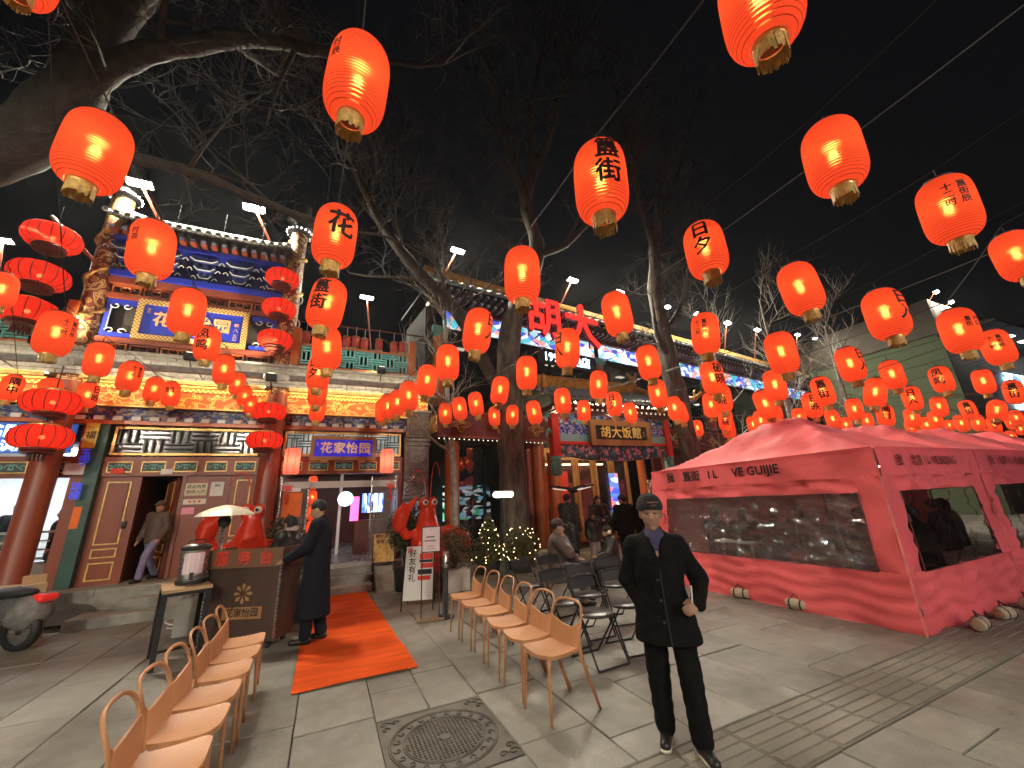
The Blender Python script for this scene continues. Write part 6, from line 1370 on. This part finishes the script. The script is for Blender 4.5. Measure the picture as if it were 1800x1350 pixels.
MB().tube([h(-.085,.01,1.625),h(-.105,.045,1.62),h(-.11,.06,1.59),h(-.105,.055,1.55),h(-.09,.03,1.545)],.003,5).build('mask_strap',M['ink'],fm)
# man in long navy coat on the carpet edge, profile to the left, looking down
person('man in ankle-length navy coat standing on the left edge of the carpet',(-.06,6.45,.015),R(78),1.8,K(elL=(-.23,.1,1.15),wrL=(-.12,.34,1.02),elR=(.23,.1,1.15),wrR=(.12,.34,1.02),knL=(-.09,.03,.5),anL=(-.09,.05,.085),knR=(.09,-.02,.5),anR=(.09,-.1,.085)),top=K(mat=nav,hem=.3,th=.03,flare=.06),legs=K(mat=nav),shoes=shoeb,hair='short',hp=R(-16),res=.018)
# woman behind the podium
person('woman with dark bun and pale fur collar behind the podium',(-.5,7.6,0),R(50),1.6,K(elL=(-.24,.1,1.14),wrL=(-.15,.3,1.08),elR=(.24,.12,1.14),wrR=(.18,.34,1.06)),top=K(mat=puf,hem=.5,th=.055,flare=.03,noise=.006),legs=K(mat=blk),shoes=shoeb,hair='bob',hat='furhood',hp=R(-14),res=.018)
# man stepping out of the red doors
dm,_,_=person('man in grey flat cap and brown quilted vest stepping out of the red doors',(-3.12,10.62,.5),R(150),1.5,K(elL=(-.24,-.05,1.13),wrL=(-.27,.12,.93),elR=(.24,.02,1.13),wrR=(.26,.1,.92),knL=(-.1,.22,.55),anL=(-.1,.28,.1),knR=(.1,-.05,.5),anR=(.1,-.28,.1)),top=K(mat=quil,hem=.82,th=.04,name='vest'),legs=K(mat=lav,w=.015),shoes=shoeb,hair='short',hat='flatcap',hy=R(15),res=.018,extra=None)
# shop staff
person('shop assistant in dark top at the chilled counter of the left shop',(-5.9,12.1,.5),R(180),1.6,top=K(mat=blk,hem=.8),legs=K(mat=blk),hair='short',shoes=shoeb,res=.026)
person('customer in black seen in profile by the bright shop doorway',(-4.82,11.25,.5),R(110),1.45,top=K(mat=blk,hem=.6),legs=K(mat=blk),hair='short',shoes=shoeb,res=.024)
# seated man in cap
def seated(label,loc,rz,topm,legm,hair='short',hat=None,H=1.7,res=.02,hp=0,hy=0,lean=.0,arms=None,**kw):
    J=K(pel=(0,0,.55),chest=(0,.02+lean,.9),neck=(0,.02+lean*1.3,1.06),shL=(-.18,.01+lean,1.02),shR=(.18,.01+lean,1.02),elL=(-.25,.1,.78),elR=(.25,.1,.78),wrL=(-.14,.33,.7),wrR=(.14,.33,.7),hiL=(-.09,.03,.52),hiR=(.09,.03,.52),knL=(-.13,.44,.5),knR=(.13,.44,.5),anL=(-.14,.42,.085),anR=(.14,.4,.085))
    if arms: J.update(arms)
    return person(label,loc,rz,H,J,top=K(mat=topm,hem=.45,th=.045,noise=.004),legs=K(mat=legm),shoes=shoeb,hair=hair,hat=hat,res=res,hp=hp,hy=hy,**kw)
seated('seated man in brown cap and brown jacket, hand to his cheek',(3.62,6.2,0),R(-118),brwn,khaki,hat='cap',H=1.72,res=.018,hp=R(-6),arms=K(elR=(.26,.2,.82),wrR=(.1,.14,1.02)))
st_,_,_=seated('seated person wearing beige earmuffs behind the walking man',(5.1,6.6,0),R(60),puf,blk,H=1.45,hp=R(-18),hair='bob')
sdf_obj('earmuff',[cap((-.1,.04,1.2),(-.12,.04,1.2),.055,.05),cap((.1,.04,1.2),(.12,.04,1.2),.055,.05),cap((-.1,.02,1.22),(0,.02,1.34),.016,.016),cap((.1,.02,1.22),(0,.02,1.34),.016,.016)],mat('beige_fleece',(.55,.4,.28),.95,var=.2,bump=.5),st_,.014,.02)
# standing group under the porch
pl_,_,_=person('person in long black puffer coat by the wing heater',(5.78,9.15,0),R(-70),1.78,K(elL=(-.24,.1,1.14),wrL=(-.16,.3,1.12)),top=K(mat=puf,hem=.42,th=.07,flare=.02,noise=.012),legs=K(mat=blk),shoes=shoeb,hair='short',res=.02)
person('small child in black jacket and pale trousers under the porch',(6.42,9.0,0),R(170),1.28,top=K(mat=puf,hem=.78,th=.06),legs=K(mat=grey,w=.035),shoes=M['potwhite'],hair='bob',res=.02)
person('long-haired woman in black jacket behind the child',(7.0,9.5,0),R(165),1.7,K(elL=(-.26,.08,1.14),wrL=(-.08,.25,1.1),elR=(.26,.08,1.14),wrR=(.08,.25,1.1)),top=K(mat=puf,hem=.75,th=.055),legs=K(mat=blk),shoes=shoeb,hair='long',hp=R(-10),res=.02)
person('person in black beanie and dark coat seen from behind near the tent',(7.15,8.6,0),R(-25),1.68,top=K(mat=blk,hem=.7,th=.045),legs=K(mat=blk),shoes=shoeb,hair='short',hat='beanie',res=.022,hy=R(50))
# diners in the tents
for k,(x,y,rz,hat,lab) in enumerate(((7.35,6.05,-95,None,'diner at the far left end inside the nearest tent'),(7.3,5.35,-80,'cap','diner in cap, second from the left inside the nearest tent'),(7.25,4.75,-90,None,'diner with his back to the window, middle of the nearest tent'),(7.2,4.05,-85,None,'diner with white logo jacket at the right of the long tent window'),(7.25,3.45,-95,None,'diner nearest the tent corner'),(8.5,5.0,90,None,'diner facing the street across the tent table'),(8.5,3.9,95,None,'second diner facing the street inside the nearest tent'),(8.1,3.1,20,None,'diner behind the shaded tent window'),(10.6,3.7,0,None,'diner inside the second tent, left'),(11.3,3.8,10,None,'diner inside the second tent, right'))):
    seated(lab,(x,y,0),R(rz),(puf,blk,nav)[k%3],blk,hat=hat,H=1.72,res=.03,hp=R(-12),hair=('short','bob')[k%2],group='diners in the tents')
# ================================================================ trees
def limb(q,pts,rads,n=10):
    # smooth centreline through control points
    P=[Vector(p) for p in pts]; out=[]; rr=[]; m=9
    for i in range(len(P)-1):
        a,b,c,d=P[max(i-1,0)],P[i],P[i+1],P[min(i+2,len(P)-1)]
        for k in range(m):
            t=k/m; out.append(.5*((2*b)+(c-a)*t+(2*a-5*b+4*c-d)*t*t+(3*b-a-3*c+d)*t**3)); rr.append(rads[i]+(rads[i+1]-rads[i])*t)
    out.append(P[-1]); rr.append(rads[-1]); q.tube(out,rr,n); return out,rr
def twigs(q,p,d,L,r,lvl,rn,spread=.65,up=.12):
    n=4; pts=[p]; dd=d.normalized()
    for i in range(n):
        dd=(dd+Vector((rn.gauss(0,.16),rn.gauss(0,.16),rn.gauss(0,.12)+up*.4))).normalized(); pts.append(pts[-1]+dd*L/n)
    q.tube(pts,[r*(1-.7*i/n) for i in range(n+1)],6 if lvl>2 else 4 if lvl>1 else 3,caps=False)
    if lvl<=0: return
    for i in range(1,n+1):
        for _ in range(2):
            if rn.random()<.62:
                s=Vector((rn.gauss(0,1),rn.gauss(0,1),rn.gauss(.25,.8))).normalized(); nd=(dd*(1-spread*.6)+s*spread).normalized()
                twigs(q,pts[i],nd,L*rn.uniform(.5,.75),r*(1-.7*i/n)*.62+.0025,lvl-1,rn,spread,up)
from mathutils import noise as _nz
def gnarl(q,a,f):
    for i,v in enumerate(q.v):
        p=Vector(v); d=_nz.noise_vector(Vector((p.x*f,p.y*f,p.z*f*.45)))*a+_nz.noise_vector(p*f*3.3)*a*.35; q.v[i]=tuple(p+d)
def tree(label,trunk,rads,limbs,seed,L=2.2,lvl=3,n=16,every=5,start=.55,mt='bark'):
    e=empty('bare_tree',(0,0,0),label=label,cat='tree',group='bare street trees'); q=MB(); rn=random.Random(seed); paths=[limb(q,trunk,rads,n)]
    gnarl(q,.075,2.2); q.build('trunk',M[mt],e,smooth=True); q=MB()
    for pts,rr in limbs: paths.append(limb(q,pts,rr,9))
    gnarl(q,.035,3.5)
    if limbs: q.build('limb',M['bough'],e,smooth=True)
    q=MB()
    for k,(out,rr) in enumerate(paths):
        st=start if k==0 else .3
        for i in range(int(len(out)*st),len(out),every):
            d=(out[min(i+1,len(out)-1)]-out[max(i-1,0)]).normalized(); s=Vector((rn.gauss(0,1),rn.gauss(0,1),rn.gauss(.3,.6))).normalized()
            twigs(q,out[i],(d*.5+s).normalized(),L*rn.uniform(.6,1.1),min(.06,rr[i]*.45),lvl,rn)
        d=(out[-1]-out[-3]).normalized(); twigs(q,out[-1],d,L,rr[-1],lvl,rn)
    tag(q.build('twigs',M['twig'],e),kind='stuff'); return e
tree('thickest bare tree with dark trunk before the second restaurant',[(4.75,10.2,-.1),(4.72,10.2,1),(4.7,10.2,3.6),(4.7,10.15,5.8),(5.0,10.0,7.6),(5.7,9.6,9.6),(5.3,9.4,11.6),(6.2,9.0,14.2),(7.0,8.6,17.5)],[.52,.42,.38,.34,.29,.24,.2,.14,.07],
 [([(4.55,10.1,4.4),(3.75,9.8,5.6),(2.85,9.5,6.9),(1.8,9.3,7.7),(.75,9.2,8.9),(.05,9.0,10.1),(-.4,8.9,11.0)],[.2,.19,.18,.17,.13,.1,.06]),([(5.7,9.6,9.5),(6.6,9.2,9.9),(7.6,8.8,11.0),(8.4,8.2,12.0)],[.17,.12,.09,.05]),([(5.3,9.4,11.3),(4.6,9.0,13.0),(3.7,8.4,15),(2.6,7.8,17)],[.17,.13,.1,.05]),([(5.6,9.3,12.4),(5.3,8.6,14.5),(5.6,7.8,17)],[.14,.1,.05])],21,2.4,3,18)
tree('dark leaning bare tree rising behind the nearest pink tent',[(11.1,9.4,-.1),(11.05,9.4,1.2),(10.9,9.4,3.2),(10.65,9.35,5.9),(10.45,9.3,8.3),(10.75,9.2,10.6),(11.1,9,12.6)],[.4,.36,.33,.3,.25,.2,.12],
 [([(10.65,9.3,6.2),(9.9,9.0,7.0),(9.7,8.8,7.9)],[.12,.08,.03]),([(10.75,9.2,10.2),(10.0,8.8,12.2),(9.3,8.3,14.5),(8.8,8,16.5)],[.15,.11,.08,.04]),([(11,9,12),(12,8.6,14),(12.6,8.2,16)],[.11,.08,.04]),([(10.5,9.3,7.2),(11.4,9.0,8.4),(11.9,8.8,10)],[.1,.07,.03])],22,2.0,3,14)
tree('huge leaning tree whose bough crosses the top left corner',[(-8.6,8.0,-.1),(-8.3,7.9,2.5),(-7.2,7.7,5.2),(-5.2,7.4,7.0),(-4.15,6.8,8.0),(-3.8,6.3,8.9),(-3.2,5.8,9.6),(-2.4,5.2,11)],[.6,.55,.5,.42,.34,.26,.2,.12],
 [([(-4.1,6.75,8.0),(-3.3,6.2,8.55),(-2.5,5.8,8.7),(-1.6,5.35,8.75),(-.7,5.0,8.5),(.3,4.8,8.6)],[.2,.17,.14,.11,.08,.04]),([(-4.0,6.9,7.9),(-3.4,7.0,7.4),(-2.4,7.0,7.3),(-1.2,7.0,7.0),(0,6.8,6.7)],[.12,.1,.08,.06,.03]),([(-3.6,6.2,9.1),(-2.6,5.2,9.6),(-1.3,4.4,10.2),(.4,3.9,10.8)],[.14,.11,.08,.04])],23,1.9,3,16,mt='bough')
for k,(x,y,lab,hh) in enumerate(((15.6,8.6,'slender pale tree lit white in front of the picture screen band',9.0),(14.2,10.0,'thin pale sapling against the amber eave',8.6),(3.0,10.1,'small pale branching sapling left of the thick trunk',8.2),(18.5,8.0,'slender pale tree behind the second tent',8.0))):
    rn=random.Random(40+k); e=empty('slender_tree',(0,0,0),label=lab,cat='tree',group='slender pale trees'); q=MB(); p=limb(q,[(x,y,0),(x-.05,y,2.5),(x-.25,y-.1,4.6),(x-.3,y-.1,6.4),(x-.45,y-.2,hh)],[.1,.09,.07,.05,.015],8); q.build('trunk',mat('pale_bark',(.32,.3,.26),.85,var=.35,scale=9) if 'pale_bark' not in bpy.data.materials else bpy.data.materials['pale_bark'],e,smooth=True); q=MB()
    for i in range(9,len(p[0]),2): twigs(q,p[0][i],Vector((rn.gauss(0,1),rn.gauss(0,.6),.9)),1.5,p[1][i]*.5,2,rn,.5,.3)
    tag(q.build('twigs',bpy.data.materials['pale_bark'],e),kind='stuff')

# ================================================================ thin night haze (added for a soft glow round the lamps)

hm_=bpy.data.materials.new('night_haze'); hm_.use_nodes=True; _t=hm_.node_tree; _t.nodes.remove(_t.nodes['Principled BSDF'])
_v=_t.nodes.new('ShaderNodeVolumePrincipled'); _v.inputs['Color'].default_value=(.9,.9,.92,1); _v.inputs['Density'].default_value=.0005; _v.inputs['Anisotropy'].default_value=.5; _t.links.new(_v.outputs[0],_t.nodes['Material Output'].inputs['Volume'])
hz=MB().bx(-34,88,-16,34,-1.0,22).build('haze',hm_); tag(hz,kind='stuff')
